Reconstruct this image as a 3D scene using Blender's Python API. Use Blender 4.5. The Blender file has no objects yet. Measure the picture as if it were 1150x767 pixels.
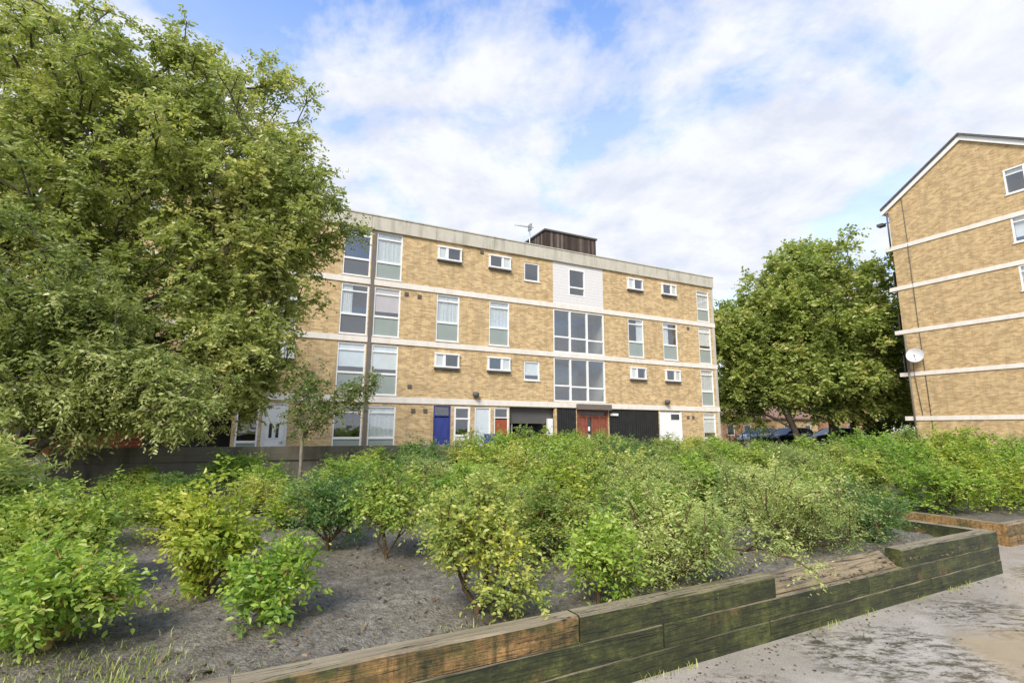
import bpy, math, random
import numpy as np
from mathutils import Vector, Matrix

SC = bpy.context.scene
COL = SC.collection
rng = np.random.default_rng(11)
random.seed(5)
R = math.radians

# ------------------------------------------------------------------ frame of the estate
AZ = R(26.424)                                   # direction of the long facade
U = np.array([math.cos(AZ), math.sin(AZ), 0.0])
V = np.array([-math.sin(AZ), math.cos(AZ), 0.0])
def W(u, v, z=0.0):
    p = u * U + v * V
    return (float(p[0]), float(p[1]), float(z))

# ------------------------------------------------------------------ tagging
def tag(o, label=None, cat=None, group=None, kind=None):
    if label: o['label'] = label
    if cat: o['category'] = cat
    if group: o['group'] = group
    if kind: o['kind'] = kind
    return o

def thing(name, label, cat, loc=(0, 0, 0), rz=0.0, group=None):
    o = bpy.data.objects.new(name, None)
    o.empty_display_size = 0.2
    COL.objects.link(o)
    o.location = loc
    o.rotation_euler = (0, 0, rz)
    return tag(o, label, cat, group)

# ------------------------------------------------------------------ node helpers
class NT:
    def __init__(self, name):
        self.m = bpy.data.materials.new(name)
        self.m.use_nodes = True
        self.t = self.m.node_tree
        self.t.nodes.clear()
        self.out = self.t.nodes.new('ShaderNodeOutputMaterial')
    def n(self, kind, **kw):
        nd = self.t.nodes.new('ShaderNode' + kind)
        for k, v in kw.items():
            if k.startswith('i_'):
                key = k[2:].replace('_', ' ')
                nd.inputs[key].default_value = v
            else:
                setattr(nd, k, v)
        return nd
    def l(self, a, b): self.t.links.new(a, b)
    def coord(self, kind='Object'):
        return self.n('TexCoord').outputs[kind]
    def map(self, src, scale=(1, 1, 1), loc=(0, 0, 0), rot=(0, 0, 0)):
        m = self.n('Mapping')
        m.inputs['Scale'].default_value = scale
        m.inputs['Location'].default_value = loc
        m.inputs['Rotation'].default_value = rot
        self.l(src, m.inputs['Vector'])
        return m.outputs[0]
    def noise(self, vec, scale, detail=5, rough=0.6, dist=0.0):
        x = self.n('TexNoise')
        x.inputs['Scale'].default_value = scale
        x.inputs['Detail'].default_value = detail
        x.inputs['Roughness'].default_value = rough
        x.inputs['Distortion'].default_value = dist
        self.l(vec, x.inputs['Vector'])
        return x.outputs['Fac']
    def ramp(self, fac, stops, interp='LINEAR'):
        r = self.n('ValToRGB')
        cr = r.color_ramp
        cr.interpolation = interp
        while len(cr.elements) < len(stops): cr.elements.new(0.5)
        for e, (p, c) in zip(cr.elements, stops):
            e.position = p
            e.color = c if len(c) == 4 else (*c, 1)
        self.l(fac, r.inputs[0])
        return r.outputs[0]
    def mix(self, fac, a, b, mode='MIX'):
        x = self.n('MixRGB', blend_type=mode)
        for s, v in ((0, fac), (1, a), (2, b)):
            if hasattr(v, 'is_linked'): self.l(v, x.inputs[s])
            else: x.inputs[s].default_value = v if s == 0 else ((*v, 1) if len(v) == 3 else v)
        return x.outputs[0]
    def math(self, op, a, b=0.0, clamp=False):
        x = self.n('Math', operation=op, use_clamp=clamp)
        for s, v in ((0, a), (1, b)):
            if hasattr(v, 'is_linked'): self.l(v, x.inputs[s])
            else: x.inputs[s].default_value = v
        return x.outputs[0]
    def bsdf(self, color, rough=0.6, spec=0.4, metal=0.0, bump=None, bs=0.3, bd=0.02):
        p = self.n('BsdfPrincipled')
        for key, v in (('Base Color', color), ('Roughness', rough), ('Metallic', metal), ('Specular IOR Level', spec)):
            if hasattr(v, 'is_linked'): self.l(v, p.inputs[key])
            else: p.inputs[key].default_value = (*v, 1) if isinstance(v, tuple) and len(v) == 3 else v
        if bump is not None:
            b = self.n('Bump')
            b.inputs['Strength'].default_value = bs
            b.inputs['Distance'].default_value = bd
            self.l(bump, b.inputs['Height'])
            self.l(b.outputs[0], p.inputs['Normal'])
        self.l(p.outputs[0], self.out.inputs[0])
        return p

def mat_plain(name, col, rough=0.5, spec=0.4, metal=0.0, var=0.12, scale=6.0):
    t = NT(name)
    c = t.coord()
    n = t.noise(c, scale, 6, 0.65)
    lo = tuple(x * (1 - var) for x in col)
    hi = tuple(min(1, x * (1 + var)) for x in col)
    t.bsdf(t.ramp(n, [(0.3, lo), (0.7, hi)]), rough, spec, metal)
    return t.m

def mat_brick(name, a, b, mortar, tone=(0.73, 1.2)):
    t = NT(name)
    s = t.n('SeparateXYZ'); t.l(t.coord(), s.inputs[0])
    cmb = t.n('CombineXYZ')
    t.l(t.math('ADD', s.outputs[0], s.outputs[1]), cmb.inputs[0])
    t.l(s.outputs[2], cmb.inputs[1])
    vec = cmb.outputs[0]
    br = t.n('TexBrick')
    t.l(vec, br.inputs['Vector'])
    br.inputs['Scale'].default_value = 1.0
    br.inputs['Brick Width'].default_value = 0.225
    br.inputs['Row Height'].default_value = 0.075
    br.inputs['Mortar Size'].default_value = 0.006
    br.inputs['Mortar Smooth'].default_value = 0.2
    br.inputs['Bias'].default_value = -0.1
    br.inputs['Color1'].default_value = (*a, 1)
    br.inputs['Color2'].default_value = (*b, 1)
    br.inputs['Mortar'].default_value = (*mortar, 1)
    c = t.coord()
    n1 = t.noise(c, 2.2, 9, 0.78)
    col = t.mix(1.0, br.outputs['Color'], t.ramp(n1, [(0.3, (tone[0],) * 3), (0.7, (tone[1],) * 3)]), 'MULTIPLY')
    n2 = t.noise(t.map(vec, (2.0, 5.0, 1)), 1.6, 8, 0.75)
    col = t.mix(t.ramp(n2, [(0.52, (0, 0, 0)), (0.75, (0.55,) * 3)]), col, (0.30, 0.19, 0.085))
    # rain streaks running down the brick
    n3 = t.noise(t.map(vec, (3.0, 0.25, 1)), 1.5, 5, 0.6)
    col = t.mix(t.ramp(n3, [(0.5, (0, 0, 0)), (0.75, (0.5,) * 3)]), col, (0.28, 0.21, 0.12))
    t.bsdf(col, 0.9, 0.2, bump=br.outputs['Fac'], bs=-0.25, bd=0.01)
    return t.m

def mat_concrete(name, col, stain=(0.22, 0.2, 0.15), amount=0.6):
    t = NT(name)
    c = t.coord()
    n = t.noise(c, 2.5, 8, 0.7)
    n2 = t.noise(t.map(c, (2.2, 2.2, 0.35)), 1.3, 6, 0.7)
    k = t.ramp(n, [(0.25, tuple(x * 0.8 for x in col)), (0.75, col)])
    k = t.mix(t.ramp(n2, [(0.48, (0, 0, 0)), (0.78, (amount,) * 3)]), k, stain)
    t.bsdf(k, 0.85, 0.25, bump=t.noise(c, 30, 4), bs=0.15, bd=0.01)
    return t.m

def mat_leaf(name, stops, trans=0.48, rough=0.36, spec=0.5):
    t = NT(name)
    at = t.n('Attribute', attribute_name='tint')
    col = t.ramp(at.outputs['Fac'], stops)
    p = t.n('BsdfPrincipled')
    t.l(col, p.inputs['Base Color'])
    p.inputs['Roughness'].default_value = rough
    p.inputs['Specular IOR Level'].default_value = spec
    tr = t.n('BsdfTranslucent')
    t.l(t.mix(1.0, col, (1.0, 1.05, 0.55), 'MULTIPLY'), tr.inputs['Color'])
    mx = t.n('MixShader')
    mx.inputs[0].default_value = trans
    t.l(p.outputs[0], mx.inputs[1]); t.l(tr.outputs[0], mx.inputs[2])
    t.l(mx.outputs[0], t.out.inputs[0])
    return t.m

def mat_bark(name, a, b, scale=9):
    t = NT(name)
    c = t.coord()
    n = t.noise(t.map(c, (3, 3, 0.7)), scale, 8, 0.7)
    t.bsdf(t.ramp(n, [(0.3, a), (0.7, b)]), 0.9, 0.2, bump=n, bs=0.6, bd=0.02)
    return t.m

def mat_glass(name, tint=(0.93, 0.95, 0.95), refl=0.16):
    t = NT(name)
    tr = t.n('BsdfTransparent'); tr.inputs[0].default_value = (*tint, 1)
    gl = t.n('BsdfGlossy'); gl.inputs['Roughness'].default_value = 0.015
    gl.inputs['Color'].default_value = (0.95, 0.97, 1, 1)
    fr = t.n('Fresnel'); fr.inputs[0].default_value = 1.5
    # only the outer face of a pane mirrors; the inner face lets everything through
    ge = t.n('NewGeometry')
    f = t.math('MULTIPLY', t.math('ADD', fr.outputs[0], refl, True), t.math('SUBTRACT', 1.0, ge.outputs['Backfacing']))
    # old panes are never quite flat
    b = t.n('Bump'); b.inputs['Strength'].default_value = 0.06; b.inputs['Distance'].default_value = 0.05
    t.l(t.noise(t.coord(), 1.7, 2, 0.5), b.inputs['Height'])
    t.l(b.outputs[0], gl.inputs['Normal'])
    mx = t.n('MixShader')
    t.l(f, mx.inputs[0]); t.l(tr.outputs[0], mx.inputs[1]); t.l(gl.outputs[0], mx.inputs[2])
    t.l(mx.outputs[0], t.out.inputs[0])
    return t.m

# ------------------------------------------------------------------ materials
M = {}
M['brick'] = mat_brick('yellow_stock_brick', (0.64, 0.455, 0.225), (0.37, 0.235, 0.10), (0.56, 0.48, 0.36))
M['brick_gable'] = mat_brick('gable_brick', (0.60, 0.425, 0.21), (0.36, 0.23, 0.10), (0.50, 0.42, 0.30))
M['brick_pink'] = mat_brick('pink_brick', (0.48, 0.24, 0.14), (0.38, 0.18, 0.10), (0.4, 0.32, 0.24))
M['brick_red'] = mat_brick('red_brick', (0.36, 0.09, 0.045), (0.26, 0.06, 0.035), (0.3, 0.24, 0.2))
M['band'] = mat_concrete('pale_concrete_band', (0.80, 0.74, 0.66), (0.50, 0.44, 0.34), 0.5)
M['parapet'] = mat_concrete('weathered_parapet', (0.56, 0.52, 0.43), (0.20, 0.18, 0.12), 0.75)
M['wall_concrete'] = mat_concrete('old_concrete', (0.17, 0.155, 0.125), (0.035, 0.035, 0.022), 0.9)
M['coping_grey'] = mat_concrete('mossy_coping', (0.15, 0.135, 0.10), (0.035, 0.035, 0.02), 0.9)
M['white'] = mat_plain('white_frame_paint', (0.78, 0.77, 0.74), 0.4, var=0.06)
def mat_tiles():
    t = NT('white_tile_hanging'); c = t.coord(); s = t.n('SeparateXYZ'); t.l(c, s.inputs[0])
    f = t.math('FRACT', t.math('MULTIPLY', s.outputs[2], 6.0))
    k = t.ramp(f, [(0.0, (0.42, 0.40, 0.385)), (0.10, (0.66, 0.635, 0.615)), (1.0, (0.70, 0.675, 0.655))])
    k = t.mix(0.8, k, t.ramp(t.noise(t.map(c, (2, 2, 6)), 3, 6), [(0.3, (0.86,) * 3), (0.7, (1.05,) * 3)]), 'MULTIPLY')
    t.bsdf(k, 0.6, 0.3); return t.m
M['white_panel'] = mat_tiles()
M['grey_dark'] = mat_plain('dark_grey_paint', (0.09, 0.085, 0.08), 0.6)
M['pipe_grey'] = mat_plain('grey_pipe', (0.15, 0.13, 0.11), 0.6)
M['black'] = mat_plain('black_boards_recess_shade', (0.018, 0.018, 0.017), 0.5, var=0.4, scale=3)
M['room'] = mat_plain('room_walls', (0.42, 0.40, 0.36), 0.9)
M['blind'] = mat_plain('white_blind', (0.75, 0.74, 0.71), 0.8, var=0.05)
M['net'] = mat_plain('net_curtain', (0.62, 0.63, 0.62), 0.9, var=0.12, scale=9)
M['pink_blind'] = mat_plain('pinkish_blind', (0.62, 0.52, 0.50), 0.8, var=0.05)
M['spandrel'] = mat_plain('grey_green_panel', (0.27, 0.31, 0.28), 0.12, 0.6, var=0.08, scale=1.5)
M['spandrel_dark'] = mat_plain('slate_panel', (0.12, 0.125, 0.13), 0.12, 0.6, var=0.08, scale=1.5)
M['glass'] = mat_glass('window_glass')
M['blue'] = mat_plain('blue_door_paint', (0.035, 0.05, 0.22), 0.35, var=0.15)
M['red'] = mat_plain('orange_red_door', (0.30, 0.075, 0.032), 0.4, var=0.15)
M['red_brown'] = mat_plain('red_brown_timber', (0.24, 0.07, 0.04), 0.5, var=0.3, scale=5)
M['pale_blue'] = mat_plain('pale_blue_door', (0.55, 0.60, 0.62), 0.3, var=0.05)
M['metal'] = mat_plain('galvanised_metal', (0.42, 0.42, 0.42), 0.4, 0.5, 0.7)
M['tiles'] = mat_plain('slate_roof', (0.10, 0.095, 0.09), 0.7, var=0.3, scale=4)
M['roof_felt'] = mat_plain('roof_felt', (0.12, 0.115, 0.11), 0.9, var=0.2)
M['tyre'] = mat_plain('tyre_rubber', (0.02, 0.02, 0.02), 0.8)
M['dish'] = mat_plain('dish_white', (0.60, 0.59, 0.58), 0.45)
M['car_glass'] = mat_plain('car_glass', (0.03, 0.035, 0.04), 0.06, 0.7)

def mat_clad():
    t = NT('weathered_cladding')
    c = t.coord()
    s = t.n('SeparateXYZ'); t.l(c, s.inputs[0])
    x = t.math('ADD', s.outputs[0], s.outputs[1])
    w = t.n('TexWave', wave_type='BANDS', bands_direction='X', wave_profile='SAW')
    cm = t.n('CombineXYZ'); t.l(x, cm.inputs[0])
    t.l(cm.outputs[0], w.inputs['Vector']); w.inputs['Scale'].default_value = 2.2
    bo = t.n('TexWhiteNoise', noise_dimensions='1D')
    t.l(t.math('FLOOR', t.math('MULTIPLY', x, 7.0)), bo.inputs['W'])
    k = t.ramp(bo.outputs['Value'], [(0.0, (0.045, 0.032, 0.026)), (0.6, (0.10, 0.075, 0.06)), (1.0, (0.19, 0.155, 0.125))])
    n = t.noise(t.map(c, (5, 5, 0.6)), 3, 6, 0.7)
    k = t.mix(0.8, k, t.ramp(n, [(0.3, (0.6,) * 3), (0.7, (1.25,) * 3)]), 'MULTIPLY')
    t.bsdf(k, 0.85, 0.2)
    return t.m
M['clad'] = mat_clad()

def mat_timber(name, fresh, green, wetdark=1.0):
    t = NT(name)
    c = t.coord()
    ob = t.n('ObjectInfo')
    add = t.n('VectorMath', operation='ADD')
    t.l(c, add.inputs[0])
    sc = t.n('VectorMath', operation='SCALE'); sc.inputs[0].default_value = (13, 7, 5)
    t.l(ob.outputs['Random'], sc.inputs['Scale']); t.l(sc.outputs[0], add.inputs[1])
    c2 = add.outputs[0]
    grain = t.noise(t.map(c2, (0.8, 12, 26)), 2.0, 10, 0.75, 0.3)
    split = t.noise(t.map(c2, (0.55, 8, 30)), 1.6, 4, 0.5, 0.6)
    crack = t.ramp(split, [(0.485, (1, 1, 1)), (0.498, (0.12,) * 3), (0.506, (0.12,) * 3), (0.52, (1, 1, 1))])
    patch = t.noise(t.map(c2, (1.3, 1.6, 1.4)), 1.4, 10, 0.7, 0.2)
    wood = t.ramp(grain, [(0.25, (0.13, 0.07, 0.025)), (0.5, (0.33, 0.18, 0.06)), (0.75, (0.54, 0.33, 0.14))])
    fine = t.noise(t.map(c2, (7, 7, 9)), 4, 9, 0.8)
    alg = t.ramp(t.noise(t.map(c2, (1.6, 2.5, 3.0)), 2.4, 10, 0.78), [(0.3, (0.014, 0.015, 0.007)), (0.48, (0.036, 0.043, 0.012)), (0.62, (0.085, 0.095, 0.024)), (0.8, (0.20, 0.185, 0.06))])
    alg = t.mix(0.8, alg, t.ramp(fine, [(0.35, (0.55,) * 3), (0.68, (1.7, 1.6, 1.4))]), 'MULTIPLY')
    f = t.ramp(patch, [(0.44 - fresh, (0, 0, 0)), (0.60 - fresh, (1, 1, 1))])
    f = t.math('MULTIPLY', f, t.ramp(fine, [(0.36, (0.25,) * 3), (0.52, (1, 1, 1))]))
    k = t.mix(f, alg, wood)
    # dirty water runs down the faces
    st = t.noise(t.map(c2, (11, 11, 0.6)), 1.6, 8, 0.75)
    k = t.mix(t.ramp(st, [(0.48, (0, 0, 0)), (0.66, (0.8,) * 3)]), k, (0.028, 0.03, 0.010))
    g = t.n('NewGeometry'); s = t.n('SeparateXYZ'); t.l(g.outputs['Normal'], s.inputs[0])
    top = t.ramp(s.outputs[2], [(0.6, (0, 0, 0)), (0.85, (1, 1, 1))])
    bleached = t.ramp(grain, [(0.3, (0.15, 0.115, 0.07)), (0.7, (0.40, 0.33, 0.22))])
    bleached = t.mix(t.math('MULTIPLY', t.ramp(fine, [(0.4, (0, 0, 0)), (0.6, (1, 1, 1))]), green), bleached, alg)
    k = t.mix(top, k, bleached)
    k = t.mix(1.0, k, crack, 'MULTIPLY')
    h = t.mix(0.35, t.mix(0.5, grain, crack, 'MULTIPLY'), t.noise(c2, 45, 5))
    ro = t.ramp(fine, [(0.3, (0.35,) * 3), (0.7, (0.75,) * 3)])
    t.bsdf(k, ro, 0.4, bump=h, bs=0.8, bd=0.014)
    return t.m
M['timber_fresh'] = mat_timber('sleeper_patchy', 0.03, 0.15)
M['timber_green'] = mat_timber('sleeper_algae', -0.14, 0.4)
M['timber_dark'] = mat_timber('sleeper_dark', -0.2, 0.6)
M['timber_orange'] = mat_timber('sleeper_orange', 0.06, 0.3)
M['timber_tan'] = mat_timber('sleeper_tan', 0.10, 0.45)

def mat_soil():
    t = NT('dry_soil')
    c = t.coord()
    n = t.noise(c, 1.3, 8, 0.7)
    n2 = t.noise(c, 22, 8, 0.75)
    k = t.ramp(n2, [(0.28, (0.055, 0.048, 0.036)), (0.5, (0.20, 0.178, 0.14)), (0.75, (0.38, 0.345, 0.28))])
    k = t.mix(t.ramp(n, [(0.42, (0, 0, 0)), (0.62, (0.6,) * 3)]), k, (0.085, 0.07, 0.05))
    v = t.n('TexVoronoi'); v.inputs['Scale'].default_value = 60
    t.l(c, v.inputs['Vector'])
    h = t.mix(0.35, n2, v.outputs['Distance'])
    t.bsdf(k, 0.95, 0.15, bump=h, bs=0.9, bd=0.03)
    return t.m
M['soil'] = mat_soil()

def mat_path(stains, puddles):
    t = NT('wet_tarmac')
    c = t.coord()
    fine = t.noise(c, 90, 4, 0.7)
    mid = t.noise(c, 7, 8, 0.75)
    big = t.noise(c, 0.8, 6, 0.6)
    k = t.ramp(fine, [(0.3, (0.28, 0.245, 0.20)), (0.7, (0.56, 0.505, 0.43))])
    k = t.mix(0.9, k, t.ramp(mid, [(0.3, (0.82,) * 3), (0.7, (1.12, 1.1, 1.08))]), 'MULTIPLY')
    k = t.mix(t.ramp(big, [(0.4, (0, 0, 0)), (0.7, (0.4,) * 3)]), k, (0.16, 0.135, 0.10))
    def blobs(lst):
        acc = None
        for x, y, r in lst:
            d = t.n('VectorMath', operation='DISTANCE')
            t.l(c, d.inputs[0]); d.inputs[1].default_value = (x, y, 0)
            f = t.math('SUBTRACT', 1.0, t.math('DIVIDE', d.outputs['Value'], r), True)
            acc = f if acc is None else t.math('MAXIMUM', acc, f)
        return acc
    streak = t.noise(t.map(c, (1.0, 2.0, 1), rot=(0, 0, R(-12))), 5.5, 10, 0.82, 0.3)
    s = t.math('MULTIPLY', t.ramp(streak, [(0.47, (0, 0, 0)), (0.56, (1, 1, 1))]), t.ramp(blobs(stains), [(0.05, (0, 0, 0)), (0.45, (1, 1, 1))]))
    k = t.mix(s, k, t.ramp(mid, [(0.3, (0.03, 0.026, 0.014)), (0.7, (0.10, 0.085, 0.045))]))
    # puddles: darker tan colour and a smoother surface
    p = t.math('ADD', blobs(puddles), t.math('MULTIPLY', t.math('SUBTRACT', t.noise(c, 1.6, 6, 0.6), 0.5), 0.9))
    pf = t.ramp(p, [(0.22, (0, 0, 0)), (0.50, (1, 1, 1))])
    k = t.mix(t.math('MULTIPLY', pf, 0.75), k, (0.27, 0.225, 0.15))
    wet = t.ramp(t.noise(c, 2.3, 6, 0.65), [(0.38, (0.13,) * 3), (0.62, (0.42,) * 3)])
    ro = t.mix(pf, wet, (0.03,) * 3)
    pr = t.bsdf(k, ro, 0.7)
    b = t.n('Bump'); b.inputs['Distance'].default_value = 0.008
    t.l(t.math('MULTIPLY', t.math('SUBTRACT', 1.0, pf), 0.5), b.inputs['Strength'])
    t.l(t.mix(0.5, fine, mid), b.inputs['Height'])
    t.l(b.outputs[0], pr.inputs['Normal'])
    return t.m

def mat_ground():
    t = NT('rough_grass_ground')
    c = t.coord()
    n = t.noise(c, 0.4, 8, 0.7)
    n2 = t.noise(c, 12, 6, 0.7)
    k = t.ramp(n, [(0.35, (0.07, 0.09, 0.025)), (0.6, (0.16, 0.15, 0.09))])
    k = t.mix(0.7, k, t.ramp(n2, [(0.3, (0.6,) * 3), (0.7, (1.3,) * 3)]), 'MULTIPLY')
    t.bsdf(k, 0.95, 0.1, bump=n2, bs=0.5, bd=0.05)
    return t.m

# leaves
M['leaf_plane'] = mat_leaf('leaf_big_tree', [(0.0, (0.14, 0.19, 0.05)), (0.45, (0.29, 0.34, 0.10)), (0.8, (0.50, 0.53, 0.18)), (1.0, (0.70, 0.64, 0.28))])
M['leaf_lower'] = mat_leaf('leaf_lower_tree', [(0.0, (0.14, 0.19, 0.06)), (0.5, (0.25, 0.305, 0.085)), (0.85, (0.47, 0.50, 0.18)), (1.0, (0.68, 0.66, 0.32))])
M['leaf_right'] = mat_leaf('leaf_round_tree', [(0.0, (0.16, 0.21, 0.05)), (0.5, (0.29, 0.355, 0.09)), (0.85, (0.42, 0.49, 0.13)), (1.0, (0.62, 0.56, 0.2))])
M['leaf_dark'] = mat_leaf('leaf_dark', [(0.0, (0.059, 0.130, 0.035)), (0.6, (0.130, 0.238, 0.062)), (1.0, (0.309, 0.427, 0.119))])
M['leaf_mid'] = mat_leaf('leaf_mid_green', [(0.0, (0.106, 0.192, 0.036)), (0.5, (0.233, 0.346, 0.061)), (0.85, (0.466, 0.538, 0.102)), (1.0, (0.600, 0.624, 0.192))])
M['leaf_lime'] = mat_leaf('leaf_lime', [(0.0, (0.139, 0.243, 0.026)), (0.5, (0.312, 0.409, 0.053)), (0.85, (0.557, 0.575, 0.087)), (1.0, (0.694, 0.650, 0.168))])
M['leaf_grey'] = mat_leaf('leaf_grey_green', [(0.0, (0.138, 0.216, 0.067)), (0.5, (0.334, 0.412, 0.127)), (0.85, (0.623, 0.659, 0.223)), (1.0, (0.720, 0.720, 0.296))])
M['leaf_olive'] = mat_leaf('leaf_olive_yellow', [(0.0, (0.101, 0.181, 0.040)), (0.5, (0.263, 0.353, 0.081)), (0.8, (0.524, 0.545, 0.143)), (0.93, (0.720, 0.667, 0.223)), (1.0, (0.720, 0.720, 0.101))])
M['leaf_bright'] = mat_leaf('leaf_bright_green', [(0.0, (0.101, 0.208, 0.035)), (0.5, (0.230, 0.373, 0.053)), (0.85, (0.440, 0.557, 0.087)), (1.0, (0.538, 0.605, 0.168))])
M['leaf_sapling'] = mat_leaf('leaf_sapling', [(0.0, (0.081, 0.152, 0.041)), (0.5, (0.192, 0.264, 0.071)), (0.85, (0.405, 0.345, 0.121)), (1.0, (0.720, 0.324, 0.162))])
M['grass'] = mat_leaf('grass_blades', [(0.0, (0.135, 0.203, 0.041)), (0.5, (0.297, 0.338, 0.081)), (1.0, (0.567, 0.540, 0.203))], 0.3)
M['litter'] = mat_leaf('litter_chips', [(0.0, (0.03, 0.022, 0.016)), (0.5, (0.12, 0.085, 0.055)), (0.85, (0.26, 0.19, 0.12)), (1.0, (0.40, 0.27, 0.10))], 0.05, 0.8, 0.2)
M['bark'] = mat_bark('bark_grey_brown', (0.035, 0.028, 0.02), (0.15, 0.125, 0.09))
M['bark_pale'] = mat_bark('bark_pale', (0.12, 0.10, 0.075), (0.34, 0.29, 0.22))
M['stem_brown'] = mat_bark('stem_brown', (0.05, 0.035, 0.02), (0.19, 0.125, 0.07), 20)
M['stem_gold'] = mat_bark('stem_golden', (0.26, 0.15, 0.05), (0.55, 0.36, 0.15), 20)

# ------------------------------------------------------------------ mesh builder
class MB:
    def __init__(self): self.v = []; self.f = []; self.s = []
    def quad(self, a, b, c, d):
        n = len(self.v); self.v += [tuple(a), tuple(b), tuple(c), tuple(d)]; self.f.append((n, n + 1, n + 2, n + 3)); self.s.append(False)
    def box(self, x0, x1, y0, y1, z0, z1, T=None):
        n = len(self.v)
        p = [(x0, y0, z0), (x1, y0, z0), (x1, y1, z0), (x0, y1, z0), (x0, y0, z1), (x1, y0, z1), (x1, y1, z1), (x0, y1, z1)]
        if T is not None: p = [tuple(T @ Vector(q)) for q in p]
        self.v += p
        for q in ((0, 3, 2, 1), (4, 5, 6, 7), (0, 1, 5, 4), (1, 2, 6, 5), (2, 3, 7, 6), (3, 0, 4, 7)):
            self.f.append(tuple(n + i for i in q)); self.s.append(False)
        return self
    def prism(self, prof, y0, y1, axis='y'):
        """profile in (x,z) extruded along y, or (y,z) extruded along x"""
        n = len(self.v); k = len(prof)
        for e in (y0, y1):
            for a, b in prof:
                self.v.append((a, e, b) if axis == 'y' else (e, a, b))
        for i in range(k):
            j = (i + 1) % k
            self.f.append((n + i, n + j, n + k + j, n + k + i)); self.s.append(False)
        self.f.append(tuple(n + i for i in range(k))[::-1]); self.s.append(False)
        self.f.append(tuple(n + k + i for i in range(k))); self.s.append(False)
    def tube(self, pts, r, sides=8, cap=True):
        pts = [Vector(p) for p in pts]
        rs = r if isinstance(r, (list, tuple)) else [r] * len(pts)
        n0 = len(self.v)
        for i, p in enumerate(pts):
            d = (pts[min(i + 1, len(pts) - 1)] - pts[max(i - 1, 0)]).normalized()
            a = d.orthogonal().normalized(); b = d.cross(a)
            if i and a.dot(la) < 0: pass
            la = a
            for k in range(sides):
                t = 2 * math.pi * k / sides
                self.v.append(tuple(p + rs[i] * (math.cos(t) * a + math.sin(t) * b)))
        for i in range(len(pts) - 1):
            for k in range(sides):
                j = (k + 1) % sides
                self.f.append((n0 + i * sides + k, n0 + i * sides + j, n0 + (i + 1) * sides + j, n0 + (i + 1) * sides + k)); self.s.append(True)
        if cap:
            self.f.append(tuple(n0 + k for k in range(sides))[::-1]); self.s.append(False)
            e = n0 + (len(pts) - 1) * sides
            self.f.append(tuple(e + k for k in range(sides))); self.s.append(False)
        return self
    def build(self, name, mat, parent=None, bevel=0.0):
        me = bpy.data.meshes.new(name)
        me.from_pydata(self.v, [], self.f)
        me.polygons.foreach_set('use_smooth', self.s)
        me.materials.append(mat)
        me.update()
        o = bpy.data.objects.new(name, me)
        COL.objects.link(o)
        if parent: o.parent = parent
        if bevel:
            b = o.modifiers.new('bevel', 'BEVEL'); b.width = bevel; b.segments = 2; b.limit_method = 'ANGLE'
        return o

def mesh_np(name, verts, quads, mat, parent=None, tint=None, smooth=False):
    me = bpy.data.meshes.new(name)
    verts = np.ascontiguousarray(verts, dtype=np.float32).reshape(-1, 3)
    quads = np.ascontiguousarray(quads, dtype=np.int32).reshape(-1, 4)
    me.vertices.add(len(verts)); me.vertices.foreach_set('co', verts.ravel())
    nf = len(quads)
    me.loops.add(nf * 4); me.loops.foreach_set('vertex_index', quads.ravel())
    me.polygons.add(nf)
    me.polygons.foreach_set('loop_start', np.arange(0, nf * 4, 4, dtype=np.int32))
    me.polygons.foreach_set('loop_total', np.full(nf, 4, dtype=np.int32))
    me.polygons.foreach_set('use_smooth', np.full(nf, smooth))
    if tint is not None:
        a = me.attributes.new('tint', 'FLOAT', 'FACE')
        a.data.foreach_set('value', np.ascontiguousarray(tint, dtype=np.float32))
    me.materials.append(mat)
    me.update(calc_edges=True)
    o = bpy.data.objects.new(name, me)
    COL.objects.link(o)
    if parent: o.parent = parent
    return o

# ------------------------------------------------------------------ plants
def unit(a): return a / np.maximum(np.linalg.norm(a, axis=-1, keepdims=True), 1e-9)

def skeleton(nodes, parents, targets, rg, step=0.45, jitter=0.06, pl=0.35, sag=0.0):
    nodes = [np.array(n, float) for n in nodes]; parents = list(parents)
    plen = [0.0] * len(nodes)
    for i, p in enumerate(parents):
        if p >= 0: plen[i] = plen[p] + np.linalg.norm(nodes[i] - nodes[p])
    root = nodes[0]
    order = np.argsort(np.linalg.norm(targets - nodes[-1], axis=1))
    tips = []
    for ti in order:
        t = targets[ti]
        A = np.array(nodes); d = np.linalg.norm(A - t, axis=1)
        cost = d + pl * np.array(plen) + 0.8 * np.maximum(0, A[:, 2] - t[2] + 0.1)
        i = int(np.argmin(cost))
        k = max(1, int(round(d[i] / step)))
        a = nodes[i]; prev = i
        for s in range(1, k + 1):
            f = s / k
            p = a + (t - a) * f
            if s < k:
                p = p + rg.normal(0, jitter, 3)
                p[2] += math.sin(f * math.pi) * d[i] * 0.08
            nodes.append(p); parents.append(prev); plen.append(plen[prev] + np.linalg.norm(p - nodes[prev])); prev = len(nodes) - 1
        tips.append(prev)
    return np.array(nodes), np.array(parents), np.array(tips), order

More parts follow.
